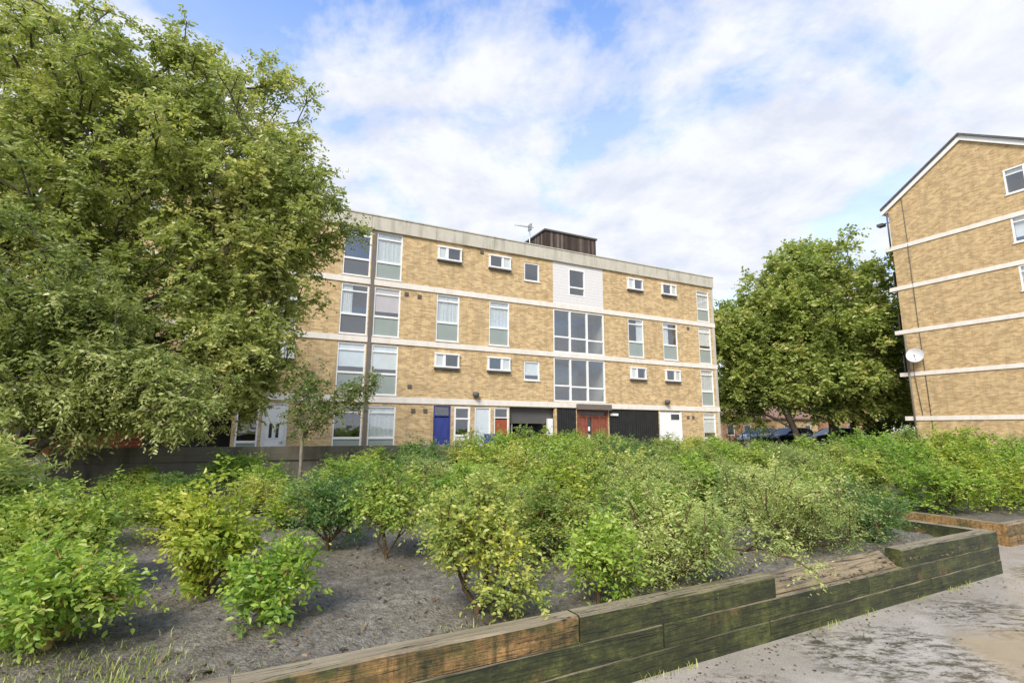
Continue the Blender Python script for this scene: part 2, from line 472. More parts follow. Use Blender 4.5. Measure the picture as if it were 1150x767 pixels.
def branches(name, nodes, parents, mat, parent, rtip, rmax, expo=0.42, sides=6):
    n = len(nodes)
    cnt = np.zeros(n); haschild = np.zeros(n, bool)
    for i in range(n):
        if parents[i] >= 0: haschild[parents[i]] = True
    cnt[~haschild] = 1
    for i in range(n - 1, -1, -1):
        if parents[i] >= 0: cnt[parents[i]] += cnt[i]
    rad = np.minimum(rtip * np.maximum(cnt, 1) ** expo, rmax)
    e = np.where(parents >= 0)[0]
    P0 = nodes[parents[e]]; P1 = nodes[e]
    r1 = rad[e]; r0 = np.minimum(rad[parents[e]], r1 * 1.35)
    d = unit(P1 - P0)
    ref = np.where(np.abs(d[:, 2:3]) > 0.9, np.array([[1.0, 0, 0]]), np.array([[0, 0, 1.0]]))
    a = unit(np.cross(d, ref)); b = np.cross(d, a)
    ang = np.arange(sides) * 2 * math.pi / sides
    ring = np.cos(ang)[None, :, None] * a[:, None, :] + np.sin(ang)[None, :, None] * b[:, None, :]
    v0 = P0[:, None, :] + ring * r0[:, None, None]
    v1 = (P1 + d * r1[:, None] * 0.3)[:, None, :] + ring * r1[:, None, None]
    verts = np.stack([v0, v1], 1)
    E_ = len(e); base = np.arange(E_)[:, None] * 2 * sides
    k = np.arange(sides); j = (k + 1) % sides
    q = np.stack([base + k, base + j, base + sides + j, base + sides + k], -1)
    return mesh_np(name, verts, q, mat, parent, smooth=True)

def leaf_cloud(centres, dirs, ctint, rg, twigs, per, tl, ls, aspect=0.5, droop=0.25, flat=0.6, spread=0.9, tipyellow=0.15):
    C_ = len(centres)
    rd = unit(rg.normal(0, 1, (C_, twigs, 3)))
    td = unit(dirs[:, None, :] * 0.5 + rd * spread + np.array([0, 0, -droop * 0.3]))
    L = tl * rg.uniform(0.55, 1.15, (C_, twigs))
    s = (np.arange(per) + 0.6) / per
    t = s[None, None, :] * np.ones((C_, twigs, 1))
    pos = centres[:, None, None, :] + td[:, :, None, :] * (L[:, :, None] * t)[..., None]
    pos[..., 2] -= droop * (L[:, :, None] * t ** 2) * 0.5
    up = np.array([0, 0, 1.0])
    side = unit(np.cross(td, up) + 1e-4)
    sgn = np.where(np.arange(per) % 2 == 0, 1.0, -1.0)
    ld = unit(td[:, :, None, :] * 0.55 + side[:, :, None, :] * sgn[None, None, :, None] * 0.9 + rg.normal(0, 0.35, (C_, twigs, per, 3)) + np.array([0, 0, -droop * 0.6]))
    nr = unit(up * flat + rg.normal(0, 0.45, (C_, twigs, per, 3)))
    size = ls * rg.uniform(0.45, 1.3, (C_, twigs, per)) * (1 - 0.25 * t)
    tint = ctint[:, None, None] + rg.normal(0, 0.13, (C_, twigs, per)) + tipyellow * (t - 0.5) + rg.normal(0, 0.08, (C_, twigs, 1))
    pos = pos.reshape(-1, 3); ld = ld.reshape(-1, 3); nr = nr.reshape(-1, 3); size = size.reshape(-1, 1); tint = tint.ravel()
    w = unit(np.cross(ld, nr)); nn = np.cross(w, ld)
    hw = size * aspect * 0.5
    curl = size * rg.uniform(-0.05, 0.16, size.shape)
    b0 = pos
    r1 = pos + ld * size * 0.33 + w * hw + nn * hw * 0.35
    r2 = pos + ld * size * 0.70 + w * hw * 0.75 + nn * (hw * 0.25 - curl * 0.4)
    tp = pos + ld * size - nn * curl
    l2 = pos + ld * size * 0.70 - w * hw * 0.75 + nn * (hw * 0.25 - curl * 0.4)
    l1 = pos + ld * size * 0.33 - w * hw + nn * hw * 0.35
    verts = np.stack([b0, r1, r2, tp, l2, l1], 1)
    n = len(pos); base = np.arange(n)[:, None] * 6
    q = np.concatenate([base + np.array([0, 1, 2, 3]), base + np.array([0, 3, 4, 5])], 1).reshape(-1, 4)
    return verts, q, np.repeat(np.clip(tint, 0, 1), 2)

def lobe_points(lobes, n, rg, shell=0.45, zmin=None, clump=0, cr=0.5):
    """random points filling ellipsoids (centre, radii), biased outwards, with a lumpy surface"""
    if clump:                                            # sprays of foliage with air between them
        c, d = lobe_points(lobes, max(6, n // clump), rg, shell, zmin)
        k = rg.integers(0, len(c), n)
        sz = rg.uniform(0.6, 1.3, len(c))
        off_ = rg.normal(0, 1, (n, 3)) * np.array([cr, cr, cr * 0.55]) * sz[k][:, None]
        p = c[k] + off_
        dd = unit(d[k] + unit(off_) * 0.7)
        if zmin is not None:
            m = p[:, 2] > zmin; p = p[m]; dd = dd[m]
        return p, dd
    w = np.array([l[1][0] * l[1][1] + l[1][0] * l[1][2] for l in lobes]); w = w / w.sum()
    out = []; nrm = []
    for (c, r), k in zip(lobes, (w * n).astype(int) + 1):
        d = unit(rg.normal(0, 1, (k, 3)))
        ph = rg.uniform(0, 6, 3)
        lump = 1 + 0.13 * np.sin(d[:, 0] * 5 + ph[0]) + 0.11 * np.sin(d[:, 1] * 6 + ph[1]) + 0.12 * np.sin(d[:, 2] * 7 + ph[2])
        rad = rg.uniform(0, 1, k) ** shell * lump
        out.append(np.array(c) + d * rad[:, None] * np.array(r)); nrm.append(d)
    p = np.concatenate(out); d = np.concatenate(nrm)
    if zmin is not None:
        k = p[:, 2] > zmin
        p = p[k]; d = d[k]
    return p, d

def make_tree(name, label, loc, trunk, lobes, n, leaf, bark, seed, twigs=7, per=8, tl=0.6, ls=0.13, rtip=0.012, rmax=0.28,
              group=None, step=0.6, droop=0.3, shell=0.45, zmin=None, cat='tree', t0=0.42, pl=0.35, flat=0.6, aspect=0.5, jitter=0.08, clump=0, cr=0.5):
    """everything in coordinates local to the foot of the trunk"""
    rg = np.random.default_rng(seed)
    root = thing(name, label, cat, loc, 0, group)
    pts, dr = lobe_points(lobes, n, rg, shell, zmin, clump, cr)
    nd, pa, tips, order = skeleton(trunk, [-1] + list(range(len(trunk) - 1)), pts, rg, step, jitter, pl)
    branches('trunk', nd, pa, M[bark], root, rtip, rmax)
    cl = 0.10 * np.sin(pts[:, 0] * 1.3 + seed) + 0.10 * np.sin(pts[:, 1] * 1.7 + pts[:, 2] * 1.5)
    ct = t0 + cl + rg.normal(0, 0.07, len(pts))
    v, q, ti = leaf_cloud(pts, dr, ct, rg, twigs, per, tl, ls, aspect, droop, flat)
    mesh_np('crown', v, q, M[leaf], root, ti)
    return root

def make_shrub(label, loc, r, h, leaf, seed, n=60, twigs=6, per=8, tl=0.22, ls=0.05, stem='stem_brown', group=None, lift=0.25,
               name='shrub', aspect=0.5, droop=0.2, stems=5, extra=None, t0=0.6, shell=0.5, spike=0.0, flat=0.32):
    rg = np.random.default_rng(seed)
    root = thing(name, label, 'shrub', loc, 0, group)
    lobes = []
    k = 7
    for i in range(k):
        a = i * 2 * math.pi / k + rg.uniform(-0.5, 0.5); d = rg.uniform(0.25, 0.62) * r
        rr = rg.uniform(0.36, 0.56) * r
        hz = rg.uniform(lift + 0.22, 0.80) * h
        lobes.append(((d * math.cos(a), d * math.sin(a), hz), (rr, rr, min(rr * 0.9, 0.36 * h))))
    lobes.append(((rg.uniform(-.1, .1) * r, rg.uniform(-.1, .1) * r, 0.68 * h), (0.5 * r, 0.5 * r, 0.34 * h)))
    if extra: lobes += extra
    pts, dr = lobe_points(lobes, n, rg, shell, 0.08 * h)
    if spike:                                           # long upright shoots breaking the outline
        m = rg.uniform(0, 1, len(pts)) < 0.18
        pts[m, 2] += rg.uniform(0.1, spike, m.sum()); dr[m] = unit(dr[m] * 0.3 + np.array([0, 0, 1.0]))
    bare = rg.uniform(0, 1, len(pts)) < 0.07            # leafless twigs sticking out
    pts[bare] += dr[bare] * 0.14 * r
    base = [np.array([0, 0, -0.05])]
    par = [-1]
    base.append(np.array([0, 0, 0.04])); par.append(0)
    for i in range(stems):
        a = i * 2 * math.pi / stems + rg.uniform(-.4, .4)
        base.append(np.array([0.22 * r * math.cos(a), 0.22 * r * math.sin(a), 0.22 * h])); par.append(1)
    nd, pa, tips, order = skeleton(base, par, pts, rg, 0.16, 0.015, 0.2)
    branches('stems', nd, pa, M[stem], root, 0.0045, 0.035, 0.38, 5)
    ct = t0 + 0.12 * np.sin(pts[:, 0] * 5 + seed) + 0.1 * np.sin(pts[:, 1] * 6 + pts[:, 2] * 4) + rg.normal(0, 0.08, len(pts))
    leafy = ~bare
    v, q, ti = leaf_cloud(pts[leafy], dr[leafy], ct[leafy], rg, twigs, per, tl, ls, aspect, droop, flat)
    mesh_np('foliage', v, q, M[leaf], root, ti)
    return root

def copy_thing(src, loc, rz, scale, label, group=None):
    r = src.copy(); COL.objects.link(r)
    r.location = loc; r.rotation_euler = (0, 0, rz); r.scale = scale
    r['label'] = label
    if group: r['group'] = group
    for ch in list(src.children):
        c = ch.copy(); COL.objects.link(c); c.parent = r
        for g in list(ch.children):
            d = g.copy(); COL.objects.link(d); d.parent = c
    return r

# ------------------------------------------------------------------ windows (facade plane y = 0, outside is -y)
WF = M['white']
def rect_frame(mb, x0, x1, z0, z1, w, y0, y1):
    mb.box(x0, x0 + w, y0, y1, z0, z1); mb.box(x1 - w, x1, y0, y1, z0, z1)
    mb.box(x0 + w, x1 - w, y0, y1, z1 - w, z1); mb.box(x0 + w, x1 - w, y0, y1, z0, z0 + w)

def blind_in(parent, x0, x1, z0, z1, kind, r):
    if kind == 'none': return
    b = MB()
    if kind in ('blind', 'pink'):
        drop = r.uniform(0.55, 1.0)
        b.box(x0, x1, 0.072, 0.08, z1 - (z1 - z0) * drop, z1)
        b.build('blind', M['blind'] if kind == 'blind' else M['pink_blind'], parent)
    else:                                               # a gathered curtain
        n = 26; w = (x1 - x0) * (1.0 if kind == 'net' else 0.42)
        xs = x0 if r.random() < 0.5 else x1 - w
        for i in range(n):
            a = xs + w * i / n; c = xs + w * (i + 1) / n
            ya = 0.09 + 0.010 * math.sin(i * 1.3 + xs * 9 + math.sin(i * .7)); yc = 0.09 + 0.010 * math.sin((i + 1) * 1.3 + xs * 9 + math.sin((i + 1) * .7))
            b.quad((a, ya, z0), (c, yc, z0), (c, yc, z1), (a, ya, z1))
        b.build('curtain', M['net'], parent)

def tall_window(par, x0, x1, z0, z1, r, low=0.40, top=0.14, kind='blind', panel='spandrel'):
    """top light over a big pane over a fixed obscured panel"""
    w = 0.055; h = z1 - z0
    zl = z0 + h * low; zt = z1 - h * top
    f = MB()
    rect_frame(f, x0, x1, z0, z1, w, 0.02, 0.10)
    f.box(x0 + w, x1 - w, 0.018, 0.10, zl - 0.045, zl + 0.045)
    f.box(x0 + w, x1 - w, 0.022, 0.10, zt - 0.03, zt + 0.03)
    fr = f.build('window', WF, par)
    g = MB()
    g.box(x0 + w, x1 - w, 0.058, 0.064, zl + 0.045, zt - 0.03)
    g.box(x0 + w, x1 - w, 0.058, 0.064, zt + 0.03, z1 - w)
    g.build('pane', M['glass'], fr)
    s = MB(); s.box(x0 + w, x1 - w, 0.055, 0.075, z0 + w, zl - 0.045); s.build('panel', M[panel], fr)
    si = MB(); si.box(x0 - 0.03, x1 + 0.03, -0.045, 0.018, z0 - 0.035, z0 + 0.0); si.build('sill', M['band'], fr)
    blind_in(fr, x0 + w, x1 - w, zl, z1 - w, kind, r)
    return fr

def small_window(par, x0, x1, z0, z1, r, kind='none'):
    f = MB(); rect_frame(f, x0, x1, z0, z1, 0.06, 0.02, 0.10)
    fr = f.build('window', WF, par)
    g = MB(); g.box(x0 + .06, x1 - .06, 0.058, 0.064, z0 + .06, z1 - .06); g.build('pane', M['glass'], fr)
    s = MB(); s.box(x0 - .04, x1 + .04, -0.05, 0.018, z0 - 0.05, z0 - 0.002); s.build('sill', M['band'], fr)
    blind_in(fr, x0 + .06, x1 - .06, z0 + .06, z1 - .06, kind, r)

def oriel(par, x0, x1, z0, z1, r, flip=False):
    """shallow projecting box window with one narrow and one wide light"""
    f = MB(); y0 = -0.11
    f.box(x0 - .02, x1 + .02, y0 - .02, 0.0, z1 - 0.07, z1)
    f.box(x0 - .02, x1 + .02, y0 - .02, 0.0, z0, z0 + 0.07)
    f.box(x0, x0 + .07, y0, -0.001, z0 + .07, z1 - .07); f.box(x1 - .07, x1, y0, -0.001, z0 + .07, z1 - .07)
    m = x0 + (x1 - x0) * (0.62 if flip else 0.38)
    f.box(m - .06, m + .06, y0, y0 + 0.07, z0 + .07, z1 - .07)
    fr = f.build('oriel_window', WF, par)
    g = MB()
    g.box(x0 + .07, m - .06, y0 + .03, y0 + .036, z0 + .07, z1 - .07); g.box(m + .06, x1 - .07, y0 + .03, y0 + .036, z0 + .07, z1 - .07)
    g.build('pane', M['glass'], fr)
    s = MB(); s.box(x0 - .02, x1 + .02, y0 - .03, -0.002, z0 - 0.075, z0 - .002); s.build('sill', M['grey_dark'], fr)
    k = (x0 + .08, m - .05) if not flip else (m + .05, x1 - .08)
    b = MB(); b.box(k[0], k[1], y0 + .04, y0 + .05, z0 + .08, z1 - .08); b.build('blind', M['blind'], fr)

def stair_window(par, x0, x1, z0, z1):
    f = MB(); rect_frame(f, x0, x1, z0, z1, 0.07, 0.01, 0.11)
    zt = z0 + (z1 - z0) * 0.36
    a = x0 + (x1 - x0) * 0.32; b = x0 + (x1 - x0) * 0.655
    for m in (a, b): f.box(m - .05, m + .05, 0.012, 0.11, z0 + .07, z1 - .07)
    segs = ((x0 + .07, a - .05), (a + .05, b - .05), (b + .05, x1 - .07))
    for i, (p, q) in enumerate(segs): f.box(p, q, 0.014, 0.11, zt - .04 - i * .03, zt + .04 - i * .03)
    fr = f.build('stairwell_window', WF, par)
    g = MB()
    for i, (p, q) in enumerate(segs):
        g.box(p, q, 0.055, 0.061, z0 + .07, zt - .04 - i * .03); g.box(p, q, 0.055, 0.061, zt + .04 - i * .03, z1 - .07)
    g.build('pane', M['glass'], fr)

def wall_with_holes(mb, x0, x1, z0, z1, holes, depth=0.16):
    xs = sorted({x0, x1, *[h[0] for h in holes], *[h[1] for h in holes]})
    zs = sorted({z0, z1, *[h[2] for h in holes], *[h[3] for h in holes]})
    for i in range(len(xs) - 1):
        for j in range(len(zs) - 1):
            cx = (xs[i] + xs[i + 1]) / 2; cz = (zs[j] + zs[j + 1]) / 2
            if any(h[0] < cx < h[1] and h[2] < cz < h[3] for h in holes): continue
            mb.quad((xs[i], 0, zs[j]), (xs[i + 1], 0, zs[j]), (xs[i + 1], 0, zs[j + 1]), (xs[i], 0, zs[j + 1]))
    for a, b, c, d in holes:
        D_ = depth
        mb.quad((a, 0, c), (a, 0, d), (a, D_, d), (a, D_, c)); mb.quad((b, 0, c), (b, D_, c), (b, D_, d), (b, 0, d))
        mb.quad((a, 0, d), (b, 0, d), (b, D_, d), (a, D_, d)); mb.quad((a, 0, c), (a, D_, c), (b, D_, c), (b, 0, c))

# ------------------------------------------------------------------ the long apartment block
def build_block():
    r = random.Random(3)
    L0, L1 = -17.0, 25.0; DP = 9.0
    B = thing('apartment_block', 'long four storey yellow brick apartment block with pale concrete bands and flat roof', 'building', W(0, 22.2, 0.0), AZ)
    mir = lambda a, b: (8.32 - b, 8.32 - a)
    G0, G1 = 0.0, 2.66
    F1 = (2.92, 5.22); F2 = (5.46, 7.78); F3 = (8.03, 10.3)
    colA, colB = (2.88, 4.04), (4.28, 5.44)
    holes = {0: [], 1: [], 2: [], 3: []}
    jobs = []
    P = lambda k, fn, a, b, c, d, **kw: (holes[k].append((a, b, c, d)), jobs.append((fn, a, b, c, d, kw)))
    kinds = {'A3': ('none', 'spandrel_dark'), 'B3': ('net', 'spandrel'), 'A2': ('curt', 'spandrel_dark'), 'B2': ('pink', 'spandrel'),
             'A1': ('blind', 'spandrel'), 'B1': ('blind', 'spandrel'), 'A0': ('none', 'spandrel'), 'B0': ('net', 'spandrel')}
    for n, (a, b) in (('A', colA), ('B', colB)):
        P(3, tall_window, a, b, 8.10, 10.26, kind=kinds[n + '3'][0], panel=kinds[n + '3'][1], low=0.36)
        P(2, tall_window, a, b, 5.52, 7.72, kind=kinds[n + '2'][0], panel=kinds[n + '2'][1])
        P(1, tall_window, a, b, 2.98, 5.16, kind=kinds[n + '1'][0], panel=kinds[n + '1'][1], low=0.42)
        P(0, tall_window, a, b, 0.55, 2.52, kind=kinds[n + '0'][0], panel=kinds[n + '0'][1], low=0.32)
    for a, b in ((7.13, 8.25), (9.79, 10.87)):
        P(2, tall_window, a, b, 5.54, 7.74, kind='net'); P(2, tall_window, *mir(a, b), 5.54, 7.74, kind='blind')
    for a, b in ((18.25, 19.35), (20.78, 21.9)): P(2, tall_window, a, b, 5.54, 7.72, kind='curt')
    for k, z in ((3, (9.40, 10.06)), (1, (4.32, 4.98))):
        for i, (a, b) in enumerate(((7.1, 8.27), (9.72, 10.9))):
            P(k, oriel, a, b, *z, flip=bool(i)); P(k, oriel, *mir(a, b), *z, flip=not i)
        P(k, oriel, 18.28, 19.36, *z); P(k, oriel, 20.8, 21.9, *z, flip=True)
    for k, z in ((3, (9.02, 9.98)), (1, (3.95, 4.9))):
        kd = 'none' if k == 3 else 'blind'
        P(k, small_window, 11.7, 12.58, *z, kind=kd); P(k, small_window, *mir(11.7, 12.58), *z, kind='net')
    P(3, tall_window, 23.6, 24.62, 8.08, 10.02, kind='net'); P(2, tall_window, 23.6, 24.62, 5.5, 7.72, kind='blind')
    P(1, tall_window, 23.6, 24.62, 2.96, 5.14, kind='net'); P(0, tall_window, 23.6, 24.62, 0.5, 2.56, kind='blind', low=0.3)
    ST = ((13.4, 16.6), mir(13.4, 16.6))
    for a, b in ST:
        holes[1].append((a, b, 2.96, 5.2)); holes[2].append((a, b, 5.47, 7.74)); holes[3].append((a, b, 8.03, 10.3))
    # ground floor openings
    g = holes[0]
    g += [(7.14, 7.95, 0, 2.6), (8.11, 8.9, 0.35, 2.58), (9.12, 9.93, 0, 2.58), (10.11, 10.88, 0, 2.58), (10.92, 13.44, 0, 2.62), (13.57, 14.73, 0, 2.66), (14.76, 16.72, 0, 2.66),
          (16.80, 20.22, 0, 2.64), (20.26, 21.92, 0, 2.6), (*mir(7.14, 8.05), 0, 2.55), (-0.62, 0.16, 0.35, 2.5), (-5.1, -0.75, 0, 2.6), (-8.4, -5.2, 0, 2.62)]
    wl = MB()
    for k, (z0, z1) in ((0, (G0, G1)), (1, F1), (2, F2), (3, F3)): wall_with_holes(wl, L0, L1 - 0.22, z0, z1, holes[k])
    # far sides
    wl.quad((L1 - 0.02, 0.02, 0), (L1 - 0.02, DP, 0), (L1 - 0.02, DP, 10.3), (L1 - 0.02, 0.02, 10.3))
    wl.quad((L0, DP, 0), (L0, 0, 0), (L0, 0, 10.3), (L0, DP, 10.3))
    wl.quad((L1 - 0.02, DP, 0), (L0, DP, 0), (L0, DP, 10.3), (L1 - 0.02, DP, 10.3))
    wl.build('wall', M['brick'], B)
    pier = MB(); pier.box(L1 - 0.22, L1 - 0.025, -0.02, 0.5, 0, 10.3); pier.build('corner_pier', M['parapet'], B)
    for z0, z1 in ((2.66, 2.92), (5.22, 5.46), (7.78, 8.03)):
        x = L0
        b = MB(); seg = 6.0
        # the band is cast in lengths with open joints
        while x < L1 - 0.01:
            e = min(x + seg, L1); b.box(x + 0.004, e - 0.004, -0.045, 0.3, z0, z1); x = e
        b.build('concrete_band', M['band'], B)
    for a, z in ((2.92, 2.96), ):
        pass
    pp = MB(); x = L0
    while x < L1 - 0.01:
        e = min(x + 3.0, L1); pp.box(x + 0.006, e - 0.006, -0.10, 0.25, 10.30, 10.93); x = e
    pp.build('parapet', M['parapet'], B)
    cp = MB(); cp.box(L0, L1 + .03, -0.13, 0.30, 10.934, 10.985); cp.box(L1 - .25, L1 + .02, 0.30, DP, 10.3, 10.97); cp.build('coping', M['parapet'], B)
    rf = MB(); rf.box(L0, L1 - 0.26, 0.26, DP, 10.45, 10.6); rf.build('roof', M['roof_felt'], B)
    # rooms: floors, back wall, cross walls
    rm = MB()
    rm.quad((L0, 2.8, 0), (L1, 2.8, 0), (L1, 2.8, 10.3), (L0, 2.8, 10.3))
    for z in (0.02, 2.8, 5.34, 7.9): rm.box(L0 + .1, L1 - .3, 0.31, 2.79, z - 0.05, z + 0.02)
    for x in (-8.5, -5.15, -0.7, 1.6, 4.16, 6.6, 9.2, 11.2, 13.3, 16.75, 20.24, 22.5): rm.box(x - .03, x + .03, 0.31, 2.79, 0, 10.3)
    rm.build('interior', M['room'], B)
    for fn, a, b, c, d, kw in jobs: fn(B, a, b, c, d, r, **kw)
    for a, b in ST:
        stair_window(B, a, b, 2.96, 5.2); stair_window(B, a, b, 5.47, 7.74)
        pw = MB(); x0, x1 = a + 0.97, a + 2.0
        z0, z1 = 8.56, 10.02
        for q in ((a, x0, 8.03, 10.3), (x1, b, 8.03, 10.3), (x0, x1, 8.03, z0), (x0, x1, z1, 10.3)): pw.box(q[0], q[1], 0.0, 0.12, q[2], q[3])
        pw.build('white_panel', M['white_panel'], B)
        f = MB(); rect_frame(f, x0, x1, z0, z1, 0.06, -0.01, 0.09); f.box(x0 + .06, x1 - .06, -0.008, 0.09, z0 + .42, z0 + .5)
        fr = f.build('window', WF, B)
        gm = MB(); gm.box(x0 + .06, x1 - .06, 0.04, 0.046, z0 + .06, z0 + .42); gm.box(x0 + .06, x1 - .06, 0.04, 0.046, z0 + .5, z1 - .06); gm.build('pane', M['glass'], fr)
    # ---- ground floor doors
    def door(x0, x1, z1, mat, fan=0.0, name='door', panels=True, frame='white'):
        f = MB(); w = 0.06
        f.box(x0, x0 + w, 0.02, 0.12, 0, z1); f.box(x1 - w, x1, 0.02, 0.12, 0, z1); f.box(x0 + w, x1 - w, 0.02, 0.12, z1 - w, z1)
        if fan: f.box(x0 + w, x1 - w, 0.022, 0.12, z1 - fan - .05, z1 - fan)
        fr = f.build('door_frame', M[frame], B)
        zt = z1 - w - (fan + .0 if fan else 0)
        d = MB(); d.box(x0 + w, x1 - w, 0.06, 0.10, 0.02, zt - (0.05 if fan else 0))
        if panels:
            for zz in (0.25, 1.15):
                for q in (0, 1):
                    a = x0 + w + .08 + q * (x1 - x0 - 2 * w) / 2 - (.03 if q else 0); e = a + (x1 - x0 - 2 * w) / 2 - .12
                    d.box(a, e, 0.045, 0.0598, zz, zz + 0.7)
        dd = d.build(name, M[mat], B)
        hd = MB(); hd.tube([(x1 - w - .09, 0.03, 1.02), (x1 - w - .20, 0.03, 1.02)], 0.012); hd.box(x1 - w - .11, x1 - w - .07, 0.03, 0.0597, 0.95, 1.09); hd.build('handle', M['metal'], dd)
        if fan:
            gm = MB(); gm.box(x0 + w, x1 - w, 0.07, 0.076, z1 - fan, z1 - w); gm.build('pane', M['glass'], fr)
        return dd
    door(7.14, 7.95, 2.6, 'blue', 0.42, frame='blue')
    f = MB(); rect_frame(f, 8.11, 8.9, 0.35, 2.58, 0.09, 0.01, 0.1); f.box(8.2, 8.81, 0.012, 0.1, 1.22, 1.32); f.box(8.2, 8.81, 0.012, 0.1, 2.0, 2.07)
    fr = f.build('window', WF, B)
    gm = MB(); gm.box(8.2, 8.81, 0.05, 0.056, 1.32, 2.0); gm.box(8.2, 8.81, 0.05, 0.056, 2.07, 2.49); gm.build('pane', M['glass'], fr)
    gm = MB(); gm.box(8.2, 8.81, 0.04, 0.06, 0.44, 1.22); gm.build('panel', M['white_panel'], fr)
    door(9.12, 9.93, 2.58, 'pale_blue', panels=False)
    door(10.11, 10.88, 2.58, 'red', 0.45)
    a, b = mir(7.14, 8.05)
    door(a, b, 2.55, 'white', name='white_door')
    vis = MB()
    for q in (0, 1): vis.box(a + .27 + q * .24, a + .38 + q * .24, 0.04, 0.0597, 1.2, 1.75)
    vis.build('door_light', M['car_glass'], B)
    tw = MB(); rect_frame(tw, -0.62, 0.16, 0.35, 2.5, 0.07, 0.02, 0.1); tw.box(-0.55, 0.09, 0.022, 0.1, 1.0, 1.09)
    fr = tw.build('window', WF, B)
    gm = MB(); gm.box(-0.55, 0.09, 0.05, 0.056, 1.09, 2.43); gm.build('pane', M['glass'], fr)
    gm = MB(); gm.box(-0.55, 0.09, 0.045, 0.06, 0.42, 1.0); gm.build('panel', M['spandrel'], fr)
    # open recesses to the undercroft: their deep shade put into a near-black lining colour
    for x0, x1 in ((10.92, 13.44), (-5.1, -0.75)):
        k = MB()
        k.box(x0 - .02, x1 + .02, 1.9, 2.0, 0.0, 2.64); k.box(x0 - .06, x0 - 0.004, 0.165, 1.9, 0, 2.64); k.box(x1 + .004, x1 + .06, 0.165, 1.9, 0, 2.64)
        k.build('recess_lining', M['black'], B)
    s = MB(); s.box(10.92, 13.44, 0.25, 0.29, 1.85, 2.62); s.build('recess_fascia', M['grey_dark'], B)
    s = MB(); s.box(11.7, 13.1, 0.9, 0.95, 0.1, 1.7); s.build('recess_door', M['car_glass'], B)
    s = MB(); s.box(13.08, 13.34, 0.02, 0.2, 0, 2.1); s.build('white_post', M['white'], B)
    def boards(name, x0, x1, z1, mat, bw=0.14):
        k = MB(); x = x0
        while x < x1 - .02:
            e = min(x + bw, x1); k.box(x + .008, e - .008, 0.02 + 0.012 * r.random(), 0.08, 0, z1); x = e
        k.box(x0, x1, 0.085, 0.12, 0, z1)
        return k.build(name, M[mat], B)
    boards('black_cladding', 13.57, 14.73, 2.64, 'black')
    boards('dark_cladding', 16.80, 20.22, 2.62, 'black')
    s = MB(); s.box(16.85, 17.35, -0.07, 0.0, 2.3, 2.42); s.build('bulkhead_light', M['white'], B)
    # entrance: red-brown timber doors under a grey canopy
    e = MB(); rect_frame(e, 14.76, 16.72, 0.0, 2.56, 0.11, 0.04, 0.16)
    for x in (15.38, 15.74, 16.2): e.box(x - .05, x + .05, 0.045, 0.16, 0.11, 2.2)
    e.box(14.87, 16.61, 0.05, 0.16, 2.2, 2.32)
    en = e.build('entrance', M['red_brown'], B)
    p = MB()
    for x0, x1 in ((14.87, 15.33), (16.25, 16.61), (15.79, 16.15)): p.box(x0, x1, 0.09, 0.12, 0.11, 2.2)
    p.build('boarding', M['red_brown'], en)
    p = MB(); p.box(15.43, 15.69, 0.1, 0.106, 0.11, 2.2); p.box(14.87, 16.61, 0.1, 0.106, 2.32, 2.45); p.build('pane', M['car_glass'], en)
    p = MB()
    for i in range(3): p.box(15.5, 15.62, 0.09, 0.0985, 0.7 + i * .4, 0.92 + i * .4)
    p.build('notice', M['white'], en)
    c = MB(); c.box(14.7, 16.78, -0.28, -0.05, 2.58, 2.86); c.build('canopy', M['pipe_grey'], B)
    # big white door
    k = MB(); x = 20.26
    k.box(20.26, 21.92, 0.04, 0.1, 0, 2.58)
    k.box(20.24, 20.34, 0.0, 0.0398, 0, 2.58); k.box(21.84, 21.93, 0.0, 0.0398, 0, 2.58); k.box(21.02, 21.08, 0.02, 0.0398, 0, 2.5)
    wd = k.build('white_door', M['white'], B)
    k = MB(); k.box(21.15, 21.75, 0.02, 0.0395, 2.15, 2.45); k.build('door_light', M['car_glass'], wd)
    k = MB(); k.box(20.42, 21.7, 0.015, 0.0395, 0.93, 0.97); k.build('rail', M['grey_dark'], wd)
    # ---- pipes, lamps, vents
    dp = MB(); dp.box(4.08, 4.24, -0.05, -0.002, 0, 10.3); dp.build('downpipe_casing', M['pipe_grey'], B)
    for x, z in ((9.1, 3.12), (20.75, 3.1), (-0.9, 3.1)):
        k = MB(); k.box(x - .05, x + .05, -0.1, -0.002, z + .05, z + .13)
        lm = k.build('wall_lamp', M['grey_dark'], B)
        k = MB(); k.tube([(x, -.17, z + .14), (x, -.17, z + .10), (x, -.17, z - .04), (x, -.17, z - .12)], [.07, .15, .15, .06], 12); k.build('globe', M['grey_dark'], lm)
    for x, z in ((6.0, 3.4), (9.35, 10.12), (5.7, 7.55), (6.3, 7.5), (6.2, 2.35), (6.75, 2.35), (22.4, 2.3), (22.8, 2.3), (22.75, 7.55)):
        k = MB(); k.box(x - .09, x + .09, -0.03, -0.002, z - .09, z + .09)
        for i in range(3): k.box(x - .08, x + .08, -0.045, -0.031, z - .07 + i * .055, z - .04 + i * .055)
        k.build('air_vent', M['pipe_grey'], B)
    # ---- plant room on the roof
    k = MB(); k.box(14.0, 17.5, 1.8, 4.4, 10.6, 12.74); ph = k.build('rooftop_plant_room', M['clad'], B)
    k = MB(); k.box(13.93, 17.57, 1.73, 4.47, 12.744, 12.84); k.build('roof', M['grey_dark'], ph)
    return B
BLOCK = build_block()

